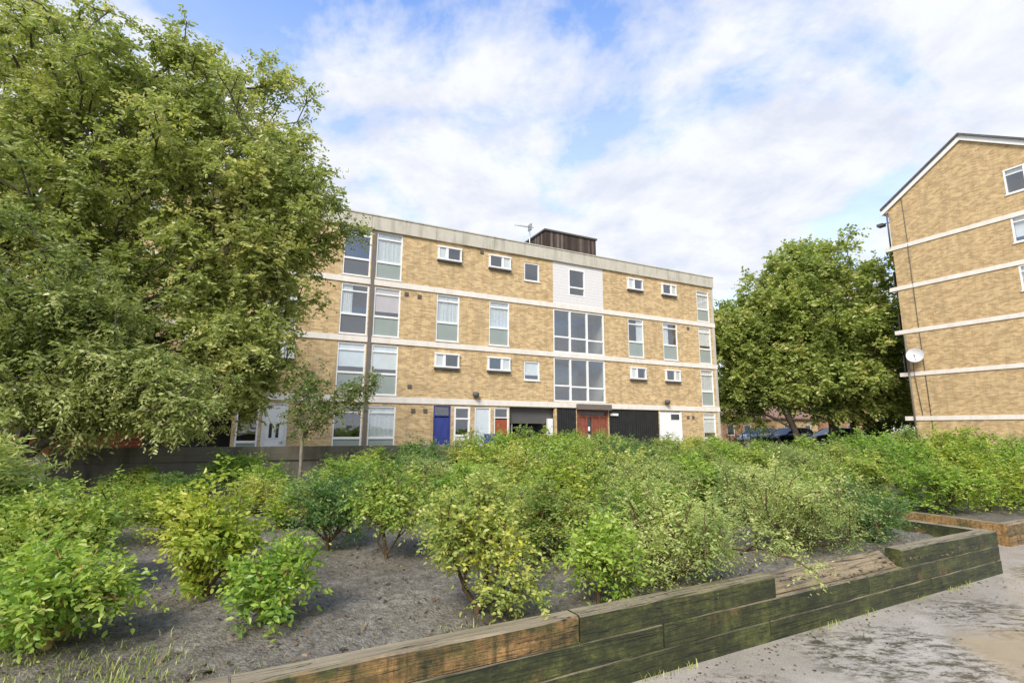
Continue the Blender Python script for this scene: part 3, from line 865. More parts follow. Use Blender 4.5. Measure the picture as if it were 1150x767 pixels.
# aerial on the roof
ae = thing('roof_aerial', 'thin metal television aerial on a mast beside the rooftop plant room', 'aerial', W(13.05, 24.1, 10.6), AZ)
k = MB(); k.tube([(0, 0, 0), (0, 0, 2.35)], 0.03, 6); k.build('mast', M['metal'], ae)
k = MB(); k.tube([(-0.95, 0, 2.15), (0.25, 0, 2.2)], 0.018, 6)
for i in range(9):
    x = -0.9 + i * 0.125; k.tube([(x, -0.14, 2.155 + i * .005), (x, 0.14, 2.155 + i * .005)], 0.01, 4)
k.box(-0.02, 0.06, -0.18, 0.18, 2.0, 2.36)
k.build('antenna', M['metal'], ae)

# blue gate panel by the pale door
gt = thing('blue_gate', 'low blue metal gate panel in front of the pale blue door', 'gate', W(9.55, 21.2, 0), AZ)
k = MB(); rect_frame(k, -0.36, 0.36, 0.1, 1.36, 0.05, -0.02, 0.02); k.box(-.31, .31, -0.018, 0.018, .8, .85); k.build('frame', M['blue'], gt)
k = MB()
for i in range(6): k.box(-.305 + i * .103, -.215 + i * .103, -0.012, 0.012, .152, .798); k.box(-.305 + i * .103, -.215 + i * .103, -0.012, 0.012, .852, 1.308)
k.build('bars', M['blue'], gt)

# ------------------------------------------------------------------ gable block on the right
def build_gable():
    G = thing('gabled_block', 'five storey yellow brick block seen end on with pitched roof and white bands', 'building', W(34.8, 12.7, 0), AZ)
    # local x = along U (away), local y = V - 12.7 ; gable at x = 0
    H = 4.05; EZ = 15.35; RZ = 18.0; LEN = 26.0
    wins = [(-3.2, -1.56, 14.02, 15.42), (-3.2, -1.56, 11.28, 12.72), (-3.2, -1.56, 8.72, 10.05), (-3.2, -1.56, 6.15, 7.5), (-3.2, -1.56, 3.6, 4.95)]
    bands = [(2.22, 2.42), (4.78, 5.02), (7.36, 7.60), (10.05, 10.28), (12.62, 12.86)]
    bands = [(2.20, 2.44), (4.80, 5.03), (7.36, 7.60), (10.07, 10.31), (12.64, 12.88)]
    wl = MB()
    # gable wall: grid of cells on x=0, y in [-H,H]
    ys = sorted({-H, H, -3.2, -1.56}); zs = sorted({0, EZ, *[w[2] for w in wins], *[w[3] for w in wins if w[3] < EZ]})
    # the uppermost window rises a little past the eaves line
    wins[0] = (-3.2, -1.56, 13.95, 15.34)
    zs = sorted({0, EZ, *[w[2] for w in wins], *[w[3] for w in wins]})
    for i in range(len(ys) - 1):
        for j in range(len(zs) - 1):
            cy = (ys[i] + ys[i + 1]) / 2; cz = (zs[j] + zs[j + 1]) / 2
            if any(w[0] < cy < w[1] and w[2] < cz < w[3] for w in wins): continue
            wl.quad((0, ys[i + 1], zs[j]), (0, ys[i], zs[j]), (0, ys[i], zs[j + 1]), (0, ys[i + 1], zs[j + 1]))
    n = len(wl.v); wl.v += [(0, H, EZ), (0, -H, EZ), (0, 0, RZ)]; wl.f.append((n, n + 1, n + 2)); wl.s.append(False)
    for w in wins:
        a, b, c, d = w; D_ = 0.15
        wl.quad((0, a, c), (0, a, d), (D_, a, d), (D_, a, c)); wl.quad((0, b, c), (D_, b, c), (D_, b, d), (0, b, d))
        wl.quad((0, a, d), (0, b, d), (D_, b, d), (D_, a, d)); wl.quad((0, a, c), (D_, a, c), (D_, b, c), (0, b, c))
    wl.quad((0, -H, 0), (LEN, -H, 0), (LEN, -H, EZ), (0, -H, EZ)); wl.quad((LEN, H, 0), (0, H, 0), (0, H, EZ), (LEN, H, EZ))
    wl.quad((LEN, -H, 0), (LEN, H, 0), (LEN, H, EZ), (LEN, -H, EZ))
    wl.build('wall', M['brick_gable'], G)
    rm = MB(); rm.quad((2.0, -H + .1, 0.1), (2.0, 0, 0.1), (2.0, 0, EZ), (2.0, -H + .1, EZ)); rm.box(0.3, 2.0, -1.5, -1.4, 0.1, EZ); rm.build('interior', M['room'], G)
    for z0, z1 in bands:
        b = MB(); b.box(-0.05, 0.3, -H - .03, H + .42, z0, z1); b.build('concrete_band', M['band'], G)
    # roof slopes with a white barge board
    for s in (1, -1):
        k = MB()
        e = 0.35
        z_e = EZ - e * (RZ - EZ) / H
        p0 = (s * (H + e), z_e + .22); p1 = (0, RZ + .24)
        k.prism([p0, p1, (0, RZ + .36), (s * (H + e), z_e + .34)], -0.22, LEN, 'x'); k.build('roof', M['tiles'], G)
        k = MB(); k.prism([(s * (H + e), z_e - .08), (0, RZ - .06), (0, RZ + .235), (s * (H + e), z_e + .215)], -0.12, -0.03, 'x'); k.build('barge_board', M['white'], G)
        k = MB(); k.prism([(s * (H + e), z_e - .02), (s * (H + .02), z_e + .05), (s * (H + .02), z_e + .2), (s * (H + e), z_e + .2)], -0.03, LEN, 'x'); k.build('soffit', M['white'], G)
    for a, b, c, d in wins:
        f = MB()
        for q in ((a, a + .07, c, d), (b - .07, b, c, d), (a + .07, b - .07, c, c + .07), (a + .07, b - .07, d - .07, d), ((a + b) / 2 - .04, (a + b) / 2 + .04, c + .07, d - .07)):
            f.box(0.0, 0.1, q[0], q[1], q[2], q[3])
        f.box(0.002, 0.1, a + .07, (a + b) / 2 - .04, d - .36, d - .31); f.box(0.002, 0.1, (a + b) / 2 + .04, b - .07, d - .36, d - .31)
        fr = f.build('window', WF, G)
        g = MB(); g.box(0.05, 0.056, a + .07, b - .07, c + .07, d - .07); g.build('pane', M['glass'], fr)
        s_ = MB(); s_.box(-0.05, 0.0, a - .05, b + .05, c - .06, c); s_.build('sill', M['band'], fr)
        bl = MB(); bl.box(0.14, 0.15, a + .07, b - .07, c + .3 if c < 13 else d - .3, d - .07); bl.build('blind', M['blind'], fr)
    # cables and pipes on the brick
    k = MB(); k.tube([(-.015, 3.25, 16.1), (-.02, 3.2, 12.9), (-.06, 3.2, 12.6), (-.02, 3.2, 8), (-.02, 3.12, 0)], 0.018, 5); k.build('cable', M['grey_dark'], G)
    k = MB(); k.tube([(-.02, 3.72, 5.6), (-.06, 3.7, 4.9), (-.02, 3.55, 2.5)], 0.016, 5); k.build('cable', M['grey_dark'], G)
    k = MB(); k.tube([(-.08, 3.95, 0), (-.08, 3.95, 7.3)], 0.045, 8); k.build('downpipe', M['pipe_grey'], G)
    k = MB(); k.tube([(-.09, 4.1, 12.9), (-.09, 4.1, 15.1)], 0.05, 8); k.build('downpipe', M['grey_dark'], G)
    k = MB(); k.tube([(0.2, H + .02, 14.55), (0.2, H + .5, 14.6)], 0.03, 6); k.box(0.0, 0.4, H + .4, H + .75, 14.45, 14.62); k.build('floodlight', M['grey_dark'], G)
    for z in (0.0, 5.03, 7.6, 10.31):
        k = MB(); k.box(0.4, 3.0, H + .3, H + .36, z + .1, z + 1.1); k.build('balcony_panel', M['grey_dark'], G)
    return G
build_gable()

# satellite dish bolted to the gable (faces the courtyard)
ds = thing('satellite_dish', 'round white satellite dish on the corner of the gabled brick block', 'dish', W(34.8, 16.12, 5.95), AZ)
k = MB()
rings = []
for i in range(7):
    rr = 0.43 * i / 6; rings.append((rr, 0.16 * (rr / 0.43) ** 2))
n = 24
nv = Vector((-0.93, -0.28, 0.22)).normalized(); ax = nv.orthogonal().normalized(); ay = nv.cross(ax)
cen = Vector((-0.42, -0.05, 0.0))
for off in (0.0, -0.015):
    st = len(k.v)
    for rr, dz in rings:
        for q in range(n):
            t = 2 * math.pi * q / n
            k.v.append(tuple(cen + nv * (dz - 0.1 + off) + rr * (math.cos(t) * ax + math.sin(t) * ay)))
    for i in range(6):
        for q in range(n):
            j = (q + 1) % n
            k.f.append((st + i * n + q, st + i * n + j, st + (i + 1) * n + j, st + (i + 1) * n + q)); k.s.append(True)
k.build('reflector', M['dish'], ds)
k = MB(); k.tube([tuple(cen - nv * .1), (-.12, 0, -.05), (0, 0, -.05)], 0.025, 6); k.box(-.02, 0, -.1, .1, -.2, .1); k.build('bracket', M['grey_dark'], ds)
k = MB(); tip = cen + nv * 0.42 - Vector((0, 0, .12)); k.tube([tuple(cen - nv * .08 - Vector((0, 0, .4))), tuple(tip)], 0.014, 6); k.tube([tuple(tip), tuple(tip - nv * .12)], 0.035, 8); k.build('feed_arm', M['grey_dark'], ds)

# ------------------------------------------------------------------ ground, path
def sheet(name, pts, z, mat, kind='structure'):
    b = MB(); n = len(pts)
    b.v = [(p[0], p[1], z) for p in pts]; b.f = [tuple(range(n))]; b.s = [False]
    return tag(b.build(name, mat), kind=kind)
sheet('ground', [(-600, -600), (600, -600), (600, 600), (-600, 600)], -0.012, mat_ground())
STAINS = [(4.35, 4.65, 0.85), (2.55, 4.0, 0.6), (3.05, 4.15, 0.6), (3.15, 3.75, 0.55), (1.5, 3.35, 0.5), (6.2, 6.0, 0.7)]
PUDDLES = [(4.05, 3.85, 1.05), (4.6, 3.6, 1.0), (3.9, 3.2, 0.9)]
M['path'] = mat_path(STAINS, PUDDLES)
sheet('path', [W(-14, -12)[:2], W(30, -12)[:2], W(30, 16)[:2], W(-14, 16)[:2]], 0.0, M['path'])
road = NT('road_tarmac'); road.bsdf(road.ramp(road.noise(road.coord(), 20, 6), [(0.3, (0.04, 0.04, 0.042)), (0.7, (0.09, 0.088, 0.085))]), 0.7, 0.3)
k = MB(); k.box(30, 75, 19.5, 36.5, -0.02, 0.38, Matrix.Rotation(AZ, 4, 'Z')); tag(k.build('road', road.m), kind='structure')

# raised-bed soil: gently lumpy grid
def soil(name, u0, u1, v0a, v0b, v1, z, step, seed):
    rg = np.random.default_rng(seed)
    nu = int((u1 - u0) / step) + 1; nv = int((v1 - min(v0a, v0b)) / step) + 1
    a = np.linspace(0, 1, nu)[:, None]; b = np.linspace(0, 1, nv)[None, :]
    uu = u0 + (u1 - u0) * a + 0 * b
    v0 = v0a + (v0b - v0a) * a
    vv = v0 + (v1 - v0) * b
    X = uu * U[0] + vv * V[0]; Y = uu * U[1] + vv * V[1]
    Z = z + 0.03 * np.sin(X * 1.7 + 1) * np.sin(Y * 1.3) + 0.018 * np.sin(X * 4.1 + Y * 2.2) + 0.012 * np.sin(X * 9 - Y * 7) * np.sin(Y * 11) + 0.010 * np.sin(X * 23 + 3 * np.sin(Y * 9)) * np.sin(Y * 19 + 2 * np.sin(X * 13)) + rg.normal(0, 0.006, X.shape)
    edge = np.minimum(np.minimum(a, 1 - a) * (u1 - u0), b * (v1 - v0))
    verts = np.stack([X, Y, Z], -1).reshape(-1, 3)
    i = np.arange(nu - 1)[:, None] * nv + np.arange(nv - 1)[None, :]
    q = np.stack([i, i + nv, i + nv + 1, i + 1], -1).reshape(-1, 4)
    return tag(mesh_np(name, verts, q, M['soil'], smooth=True), kind='structure')
soil('bed_soil', -10.0, 7.72, 2.62, 3.16, 12.0, 0.345, 0.05, 1)
soil('border_soil', 9.8, 24.0, 3.85, 3.9, 14.0, 0.24, 0.2, 2)

# ------------------------------------------------------------------ sleeper edging
WA = AZ + R(1.85)
sw = thing('timber_retaining_wall', 'mossy sleeper edging of the raised bed beside the wet path', 'retaining wall', W(-9.0, 2.52, 0), WA)
LEN_W = 16.82
def sleeper(par, x0, x1, z0, z1, mat, T=None, y0=0.0, y1=0.14, label=None, seed=0):
    r = random.Random(seed); b = MB(); n = max(2, int((x1 - x0) / 0.25)); x0 += .006; x1 -= .006
    prof = []
    for i in range(n + 1):
        x = x0 + (x1 - x0) * i / n; j = lambda s=0.0022: r.uniform(-s, s)
        for y, z in ((y0 + j(), z0), (y0 + j() + .0, z1 - .012 + j()), (y0 + .012 + j(), z1 + j(.002)), (y1 - .012, z1 + j(.002)), (y1, z1 - .012), (y1, z0)):
            q = Vector((x, y, z)); b.v.append(tuple(T @ q) if T else tuple(q))
    for i in range(n):
        for k in range(6):
            m = (k + 1) % 6
            b.f.append((i * 6 + k, (i + 1) * 6 + k, (i + 1) * 6 + m, i * 6 + m)); b.s.append(False)
    b.f.append(tuple(range(6))); b.s.append(False); b.f.append(tuple(n * 6 + k for k in range(6))[::-1]); b.s.append(False)
    o = b.build('sleeper', M[mat], par)
    if label: o['label'] = label
    return o
off = 9.0
joints_top = [(-off + off, 2.4), (2.4, 4.8), (4.8, 7.2), (7.2, 9.0), (9.0, 10.91), (10.91, 12.81)]
for i, (a, b) in enumerate(joints_top): sleeper(sw, a, b, 0.303, 0.455, 'timber_fresh' if i < 5 else 'timber_green', seed=i)
# one top sleeper has come loose and lies tipped back on the soil
T = Matrix.Translation((0, 0.03, 0.312)) @ Matrix.Rotation(R(-52), 4, 'X')
sleeper(sw, 12.83, 14.68, 0.0, 0.20, 'timber_tan', T=T, y0=0.0, y1=0.12, label='loose tipped sleeper', seed=40)
sleeper(sw, 14.70, LEN_W, 0.303, 0.465, 'timber_green', seed=9)
x = 0.0
for i, b in enumerate((1.9, 4.3, 6.7, 9.1, 11.6, 14.1, LEN_W)): sleeper(sw, x, b, 0.15, 0.302, 'timber_green', y0=-0.004, y1=.13, seed=20 + i); x = b
x = 0.0
for i, b in enumerate((3.1, 5.5, 7.9, 10.3, 12.7, 15.2, LEN_W)): sleeper(sw, x, b, -0.05, 0.149, 'timber_dark', y0=-0.008, y1=.12, seed=30 + i); x = b
# the return along the far path
for z0, z1, m, e in ((0.303, 0.455, 'timber_green', .14), (0.15, 0.302, 'timber_green', .15), (-.05, .149, 'timber_dark', .16)):
    for i in range(4):
        b = MB(); y = 0.15 + i * 2.25; b.box(LEN_W - .13, LEN_W + .01 + (e - .14), y, y + 2.24, z0, z1 - .001); b.build('sleeper', M[m], sw)

s2 = thing('timber_retaining_wall', 'short orange brown sleeper edging of the bed across the side path', 'retaining wall', W(9.65, 3.65, 0), AZ)
for z0, z1, m in ((-0.05, 0.14, 'timber_dark'), (0.141, 0.30, 'timber_orange')):
    for i in range(3): sleeper(s2, i * 2.4, i * 2.4 + 2.39, z0, z1, m if i else 'timber_orange', seed=60 + i)
for i in range(3):
    b = MB(); b.box(0.0, 0.13, 0.142 + i * 2.4, 2.54 + i * 2.4 - .006, -.05, 0.146); b.build('sleeper', M['timber_dark'], s2)
    b = MB(); b.box(0.005, 0.135, 0.142 + i * 2.4, 2.54 + i * 2.4 - .006, 0.149, 0.298); b.build('sleeper', M['timber_orange'], s2)

# ------------------------------------------------------------------ dark concrete garden wall
cw = thing('concrete_garden_wall', 'low dark stained concrete wall behind the raised bed', 'wall', W(-3.2, 12.0, 0), AZ)
b = MB(); b.box(0, 7.6, 0.0, 0.18, 0, 0.92); b.build('wall', M['wall_concrete'], cw)
b = MB(); b.box(-.03, 7.63, -0.03, 0.21, 0.924, 1.05); b.box(-.02, 7.62, 0.0, .18, 1.052, 1.20); b.build('coping', M['coping_grey'], cw)
b = MB(); b.box(-0.26, -0.03, -0.06, 0.24, 0, 1.08); b.build('end_post', M['band'], cw)
# red brick steps wall by the entrance, behind it
rw = thing('red_brick_wall', 'stepped red brick wall glimpsed under the big tree', 'wall', W(-4.4, 13.9, 0), AZ)
b = MB(); b.prism([(0, 0), (2.2, 0), (2.2, 1.95), (1.95, 1.95), (1.95, 1.55), (1.2, 1.55), (1.2, 1.38), (0, 1.38)], 0, 0.22); b.build('brickwork', M['brick_red'], rw)
b = MB(); b.box(0, 1.2, -0.02, .24, 1.382, 1.43); b.box(1.2, 1.95, -0.02, .24, 1.552, 1.6); b.box(1.93, 2.22, -0.02, .24, 1.952, 2.0); b.build('coping', M['brick_pink'], rw)

# ------------------------------------------------------------------ shrubs
GB = 'shrubs in the raised bed'
S0 = 0.345
SH = dict(
    mid=dict(leaf='leaf_mid', ls=0.052, n=95, twigs=6, per=8, tl=0.20, spike=0.15),
    bright=dict(leaf='leaf_bright', ls=0.056, n=85, twigs=6, per=7, tl=0.20, spike=0.12),
    lime=dict(leaf='leaf_lime', ls=0.058, n=75, twigs=6, per=7, tl=0.20, spike=0.2),
    grey=dict(leaf='leaf_grey', ls=0.036, n=110, twigs=7, per=9, tl=0.22, aspect=0.42, spike=0.12),
    olive=dict(leaf='leaf_olive', ls=0.044, n=105, twigs=6, per=9, tl=0.20, spike=0.12),
    dark=dict(leaf='leaf_dark', ls=0.045, n=90, twigs=6, per=8, tl=0.19))
# single shrubs in front, each grown on its own
F = [
 # label, u, v, r, h, kind, seed, overrides
 ('low bright green shrub with broad leaves in the bottom left corner', -0.95, 4.0, 0.43, 0.52, 'bright', 1, dict(ls=0.05, n=115, lift=0.0, stem='stem_gold')),
 ('feathery pale green shrub behind the low corner shrub at left', -1.35, 5.2, 0.62, 0.68, 'grey', 2, dict(n=150, lift=0.05, ls=0.05, leaf='leaf_mid')),
 ('tall willowy grey green shrub at the left edge of the picture', -2.0, 6.05, 0.50, 1.12, 'grey', 3, dict(aspect=0.2, ls=0.10, n=120, lift=0.0, droop=0.1, spike=0.35)),
 ('yellow green shrub on bare soil left of the golden stemmed shrub', -0.21, 4.68, 0.40, 0.78, 'lime', 4, dict(n=85, lift=0.05, ls=0.06)),
 ('dark green rounded shrub behind the golden stemmed shrub', 0.81, 6.04, 0.52, 0.70, 'dark', 5, dict(n=110)),
 ('small bright green shrub with golden bare stems standing alone on the soil', 0.22, 3.80, 0.31, 0.50, 'bright', 6, dict(stem='stem_gold', n=36, lift=0.22, stems=7)),
 ('small tree like shrub on a bare dark stem in the middle of the soil', 1.25, 5.24, 0.46, 0.84, 'mid', 7, dict(lift=0.34, stems=3, n=80)),
 ('big yellow flecked shrub at the sleeper edge in the middle of the picture', 1.47, 3.48, 0.44, 0.80, 'olive', 8, dict(n=150, lift=0.0)),
 ('small bright green shrub with a withered shoot against the sleepers', 2.40, 3.36, 0.30, 0.56, 'bright', 9, dict(n=62, ls=0.05, lift=0.05)),
 ('grey green shrub with a long low branch reaching over the sleepers', 3.23, 3.45, 0.62, 0.62, 'grey', 10,
    dict(n=170, lift=0.05, leaf='leaf_grey', extra=[((0.55, -0.16, 0.36), (0.16, 0.12, 0.1)), ((0.8, -0.22, 0.28), (0.15, 0.1, 0.08)), ((1.0, -0.26, 0.2), (0.12, 0.08, 0.06))])),
 ('broad pale green shrub spreading behind the loose sleeper', 5.45, 3.85, 0.90, 0.78, 'grey', 11, dict(n=230, lift=0.05)),
 ('low dense shrub behind the last sleeper at the bed corner', 6.5, 3.75, 0.62, 0.56, 'grey', 12, dict(n=110, lift=0.0, leaf='leaf_dark')),
]
for lab, u, v, r, h, kd, sd_, ov in F:
    a = dict(SH[kd]); a.update(ov)
    a['n'] = int(a['n'] * 1.3)
    make_shrub(lab, W(u, v, S0), r, h, seed=200 + sd_, group=GB, **a)
# a withered shoot on one shrub is part of the soil litter; prototypes for the rows behind
ROWS = [
 # u, v, r, h, kind, label
 (2.75, 4.60, .56, .80, 'olive', 'yellow tinged shrub directly behind the small bright shrub that stands against the sleepers'),
 (4.05, 4.45, .60, .86, 'mid', 'mid green shrub directly behind the grey green shrub with the long low branch'),
 (4.55, 5.35, .60, .90, 'grey', 'pale grey green shrub one row behind the long branched shrub, below the dark boarded wall'),
 (6.35, 5.05, .66, .86, 'grey', 'grey green shrub directly behind the broad pale shrub at the loose sleeper'),
 (7.15, 5.0, .5, .72, 'mid', 'leafy green shrub behind the last sleeper, in line with the leaning tree trunk'),
 (2.35, 5.55, .60, .84, 'mid', 'mid green shrub just behind the big yellow flecked shrub at the sleeper edge'),
 (3.45, 5.85, .60, .94, 'lime', 'lime green shrub mid bed, directly behind the yellow tinged shrub, below the white post'),
 (5.35, 6.15, .62, .96, 'olive', 'yellowing shrub mid bed below the dark boarded wall, three rows from the sleepers'),
 (6.5, 6.35, .62, .96, 'bright', 'bright green shrub mid bed, between white garage door and building corner'),
 (7.3, 6.3, .52, .84, 'grey', 'pale shrub at the right end of the bed, below the corner of the long block'),
 (-1.85, 7.1, .6, .62, 'mid', 'spreading green shrub at the left edge, just right of the tall willowy shrub'),
 (-0.75, 6.85, .62, .58, 'lime', 'low yellow green shrub between the lime shrub on bare soil and the dark wall'),
 (0.45, 7.35, .52, .52, 'lime', 'low yellow shrub on the soil just left of the dark rounded shrub'),
 (1.55, 7.1, .56, .62, 'dark', 'low dark shrub behind the bare stemmed shrub, in line with the downpipe'),
 (2.6, 7.0, .58, .80, 'bright', 'bright green shrub mid bed, in line with the window beside the blue door'),
 (3.75, 7.2, .62, .96, 'olive', 'golden flecked shrub mid bed, in line with the wall right of the orange red door'),
 (4.9, 7.3, .62, 1.0, 'mid', 'green shrub mid bed, in line with the left jamb of the red brown entrance'),
 (6.1, 7.5, .62, 1.0, 'dark', 'dark green shrub in the heart of the bed, in line with the dark boarded wall'),
 (7.2, 7.6, .55, .94, 'olive', 'yellowing shrub at the right of the bed, in line with the white garage door'),
 (-2.3, 8.5, .6, .55, 'bright', 'bright shrub at the left edge by the pale end post of the concrete wall'),
 (-1.1, 8.4, .58, .46, 'lime', 'low golden green shrub in front of the dark concrete wall at left'),
 (0.1, 8.6, .58, .5, 'olive', 'low yellow flecked shrub in front of the concrete wall, left of the sapling stem'),
 (1.35, 8.5, .58, .66, 'mid', 'rounded green shrub right of the sapling, below the window left of the downpipe'),
 (2.65, 8.6, .60, .78, 'grey', 'grey green shrub mid bed, in line with the brick just left of the blue door'),
 (3.9, 8.5, .62, .95, 'lime', 'lime shrub two rows before the back, between the pale blue and orange red doors'),
 (5.15, 8.7, .62, 1.02, 'bright', 'bright leafy shrub in line with the white post, two rows before the back'),
 (6.5, 8.8, .64, 1.04, 'olive', 'yellow green shrub two rows before the back, below the red brown entrance'),
 (-0.9, 9.8, .58, .5, 'dark', 'dark low shrub in front of the concrete wall under the edge of the big tree'),
 (0.35, 9.7, .56, .62, 'bright', 'vivid green low shrub in front of the white panelled door, left of the sapling'),
 (1.6, 9.9, .6, .66, 'bright', 'bright shrub in front of the concrete wall, left of the downpipe'),
 (2.85, 9.8, .6, .82, 'dark', 'dark shrub one row before the back, below the brick left of the blue door'),
 (4.05, 9.9, .62, .98, 'mid', 'green shrub one row before the back, below the window between blue and pale doors'),
 (5.3, 9.9, .62, 1.08, 'lime', 'lime shrub in front of the open dark recess, one row before the back'),
 (6.6, 10.0, .64, 1.06, 'mid', 'green shrub in line with the black cladding, one row before the back'),
 (-1.9, 11.1, .55, .5, 'mid', 'small green shrub at the foot of the dark concrete wall, leftmost in the back row'),
 (-0.1, 11.15, .58, .74, 'bright', 'fresh green shrub rising to the concrete wall top left of the white panelled door'),
 (2.1, 11.2, .58, .76, 'mid', 'leafy shrub of the back row at the concrete wall below the downpipe'),
 (3.3, 11.3, .6, .92, 'dark', 'dark shrub of the back row below the brick between the downpipe and the blue door'),
 (4.5, 11.2, .62, 1.06, 'olive', 'yellowing shrub of the back row in front of the pale blue door and blue gate'),
 (5.7, 11.3, .62, 1.14, 'bright', 'bright tall shrub of the back row just right of the orange red door'),
 (6.9, 11.3, .62, 1.12, 'lime', 'lime shrub of the back row in front of the white post beside the recess'),
]
B0 = 0.25
GB2 = 'shrubs in the bed across the side path'
ROWS2 = [
 (10.55, 4.75, .62, .80, 'bright', 'bright shrub hanging over the short orange brown sleepers across the side path'),
 (11.7, 4.6, .62, .86, 'lime', 'lime shrub over the short sleepers, between the gable cables and gable windows'),
 (10.6, 6.0, .66, .92, 'mid', 'green shrub behind the short sleepers, in line with the thin trunk under the round tree'),
 (12.0, 6.0, .7, 1.12, 'bright', 'bright bushy shrub across the side path, below the left corner of the gabled block'),
 (13.4, 5.8, .7, 1.2, 'lime', 'tall lime shrub in line with the foot of the cable on the gabled block'),
 (10.7, 7.4, .66, .95, 'grey', 'pale grey shrub across the side path, in line with the leaning tree trunk'),
 (12.2, 7.5, .68, 1.0, 'olive', 'yellow green shrub across the side path, below the thick trunk of the round tree'),
 (13.8, 7.6, .75, 1.25, 'bright', 'tall bright shrub in line with the silver car, left of the gabled block'),
 (10.8, 8.9, .66, .96, 'mid', 'green shrub across the side path, in line with the left edge of the round trees'),
 (12.4, 9.0, .7, .98, 'grey', 'pale shrub in line with the cars just left of the leaning trunk'),
 (14.2, 9.4, .72, 1.05, 'mid', 'green shrub in line with the space between the leaning trunk and the thick trunk'),
 (10.8, 10.5, .68, 1.0, 'olive', 'yellowing shrub in front of the last ground floor windows, right of the white garage door'),
 (12.5, 10.7, .7, 1.02, 'bright', 'bright shrub just right of the corner of the long block'),
 (14.6, 11.2, .72, 1.0, 'grey', 'pale shrub below the brick house beyond the trees, left of the leaning trunk'),
 (10.9, 12.1, .7, 1.02, 'dark', 'dark shrub in front of the white garage door, left half'),
 (12.7, 12.5, .72, 1.02, 'lime', 'lime shrub in front of the brick right of the white garage door'),
 (15.0, 13.2, .75, 1.0, 'mid', 'green shrub at the foot of the corner pier of the long block'),
 (11.0, 13.6, .75, 1.08, 'grey', 'pale shrub in front of the left half of the dark boarded wall'),
 (13.0, 14.0, .75, 1.05, 'olive', 'yellow green shrub in front of the middle of the white garage door'),
 (8.9, 13.2, .75, 1.15, 'mid', 'broad green shrub in front of the left jamb of the red brown entrance'),
 (8.8, 11.6, .70, 1.12, 'dark', 'dark rounded shrub at the right jamb of the red brown entrance'),
 (9.0, 14.6, .75, 1.15, 'bright', 'bright shrub in front of the black cladding left of the entrance'),
 (10.2, 15.3, .75, 1.1, 'lime', 'lime shrub close to the building in front of the red brown entrance'),
 (13.0, 4.5, .7, 1.0, 'mid', 'green shrub at the right border of the picture above the short sleepers'),
 (14.6, 5.0, .75, 1.2, 'bright', 'bright shrub at the right border of the picture below the gable, one row back'),
 (15.5, 6.6, .8, 1.3, 'lime', 'tall lime shrub closest to the gabled block near the cable foot'),
 (16.2, 8.2, .8, 1.25, 'mid', 'tall green shrub closest to the left corner of the gabled block'),
 (17.5, 6.0, .8, 1.3, 'grey', 'pale shrub at the right border of the picture, furthest back'),
 (11.8, 15.8, .75, 1.1, 'mid', 'green shrub close to the building just right of the red brown entrance'),
]
PROTO = {}
def plant(rows, z, group, seed):
    rg = random.Random(seed)
    for i, (u, v, r, h, kd, lab) in enumerate(rows):
        vs = (i * 7 + len(kd)) % 2
        u += rg.uniform(-.12, .12); v += rg.uniform(-.12, .12)
        if group == GB:                                  # the bed is lower towards the path
            h *= .84 if v < 5 else .88 if v < 6.7 else .94 if v < 8 else 1.0
            if u < 2: r *= .86
        key = (kd, vs)
        if key not in PROTO:
            a = dict(SH[kd]); a['n'] = int(a['n'] * 1.9)
            PROTO[key] = make_shrub(lab, W(u, v, z), 0.64, 0.95, seed=300 + 10 * len(PROTO) + vs, group=group, lift=0.02, **a)
            p = PROTO[key]; p.scale = (r / .64 * 1.2, r / .64 * 1.2, h / .95); p.rotation_euler = (0, 0, rg.uniform(0, 6.28))
        else:
            copy_thing(PROTO[key], W(u, v, z), rg.uniform(0, 6.28), (r / .64 * 1.2, r / .64 * 1.2, h / .95), lab, group)
plant(ROWS, S0, GB, 4)
plant(ROWS2, B0, GB2, 5)

# thin sapling by the concrete wall
make_tree('sapling', 'slender young tree with sparse reddish green leaves in front of the white door and brick', (-4.27, 10.6, 0.34),
          [(0, 0, 0), (.02, 0, .5), (.0, .02, 1.0), (.05, 0, 1.35)],
          [((.25, 0, 1.85), (.6, .5, .5)), ((.95, 0, 1.9), (.5, .4, .4)), ((.1, 0, 2.1), (.35, .35, .45)), ((1.3, .1, 2.1), (.3, .3, .4)), ((-.1, 0, 1.35), (.4, .3, .3)), ((.55, 0, 1.6), (.5, .4, .35))], 175,
          'leaf_sapling', 'bark_pale', 31, twigs=5, per=6, tl=0.22, ls=0.075, rtip=0.006, rmax=0.035, step=0.3, shell=0.6, jitter=0.03)

# big tree at the left
fx, fy = -9.62, 11.5
LB = [((-12.0, 12, 9.7), (2.6, 2.7, 3.4)), ((-7.15, 11.6, 9.1), (1.55, 1.7, 2.1)), ((-6.6, 11.4, 6.7), (1.8, 1.9, 1.7)), ((-6.8, 11.1, 4.5), (1.75, 1.7, 1.7)), ((-7.3, 11.0, 2.9), (1.5, 1.4, 1.1)), ((-6.0, 11.3, 3.6), (.9, 1.0, .9)),
      ((-9.0, 11.0, 6.6), (2.5, 2.5, 2.5)), ((-12.6, 11, 5.8), (2.7, 2.5, 2.7)), ((-5.85, 11.5, 8.6), (.8, 1.0, .8)), ((-5.0, 11.5, 6.1), (.75, 1, .65)), ((-5.3, 11.4, 7.5), (.7, .9, .6)), ((-5.6, 11.3, 4.8), (.9, 1.0, .8)), ((-8.8, 10.6, 3.6), (1.8, 1.5, 1.3)), ((-9.9, 11.6, 9.0), (1.6, 1.6, 1.6)), ((-6.2, 11.4, 2.7), (.6, .7, .6))]
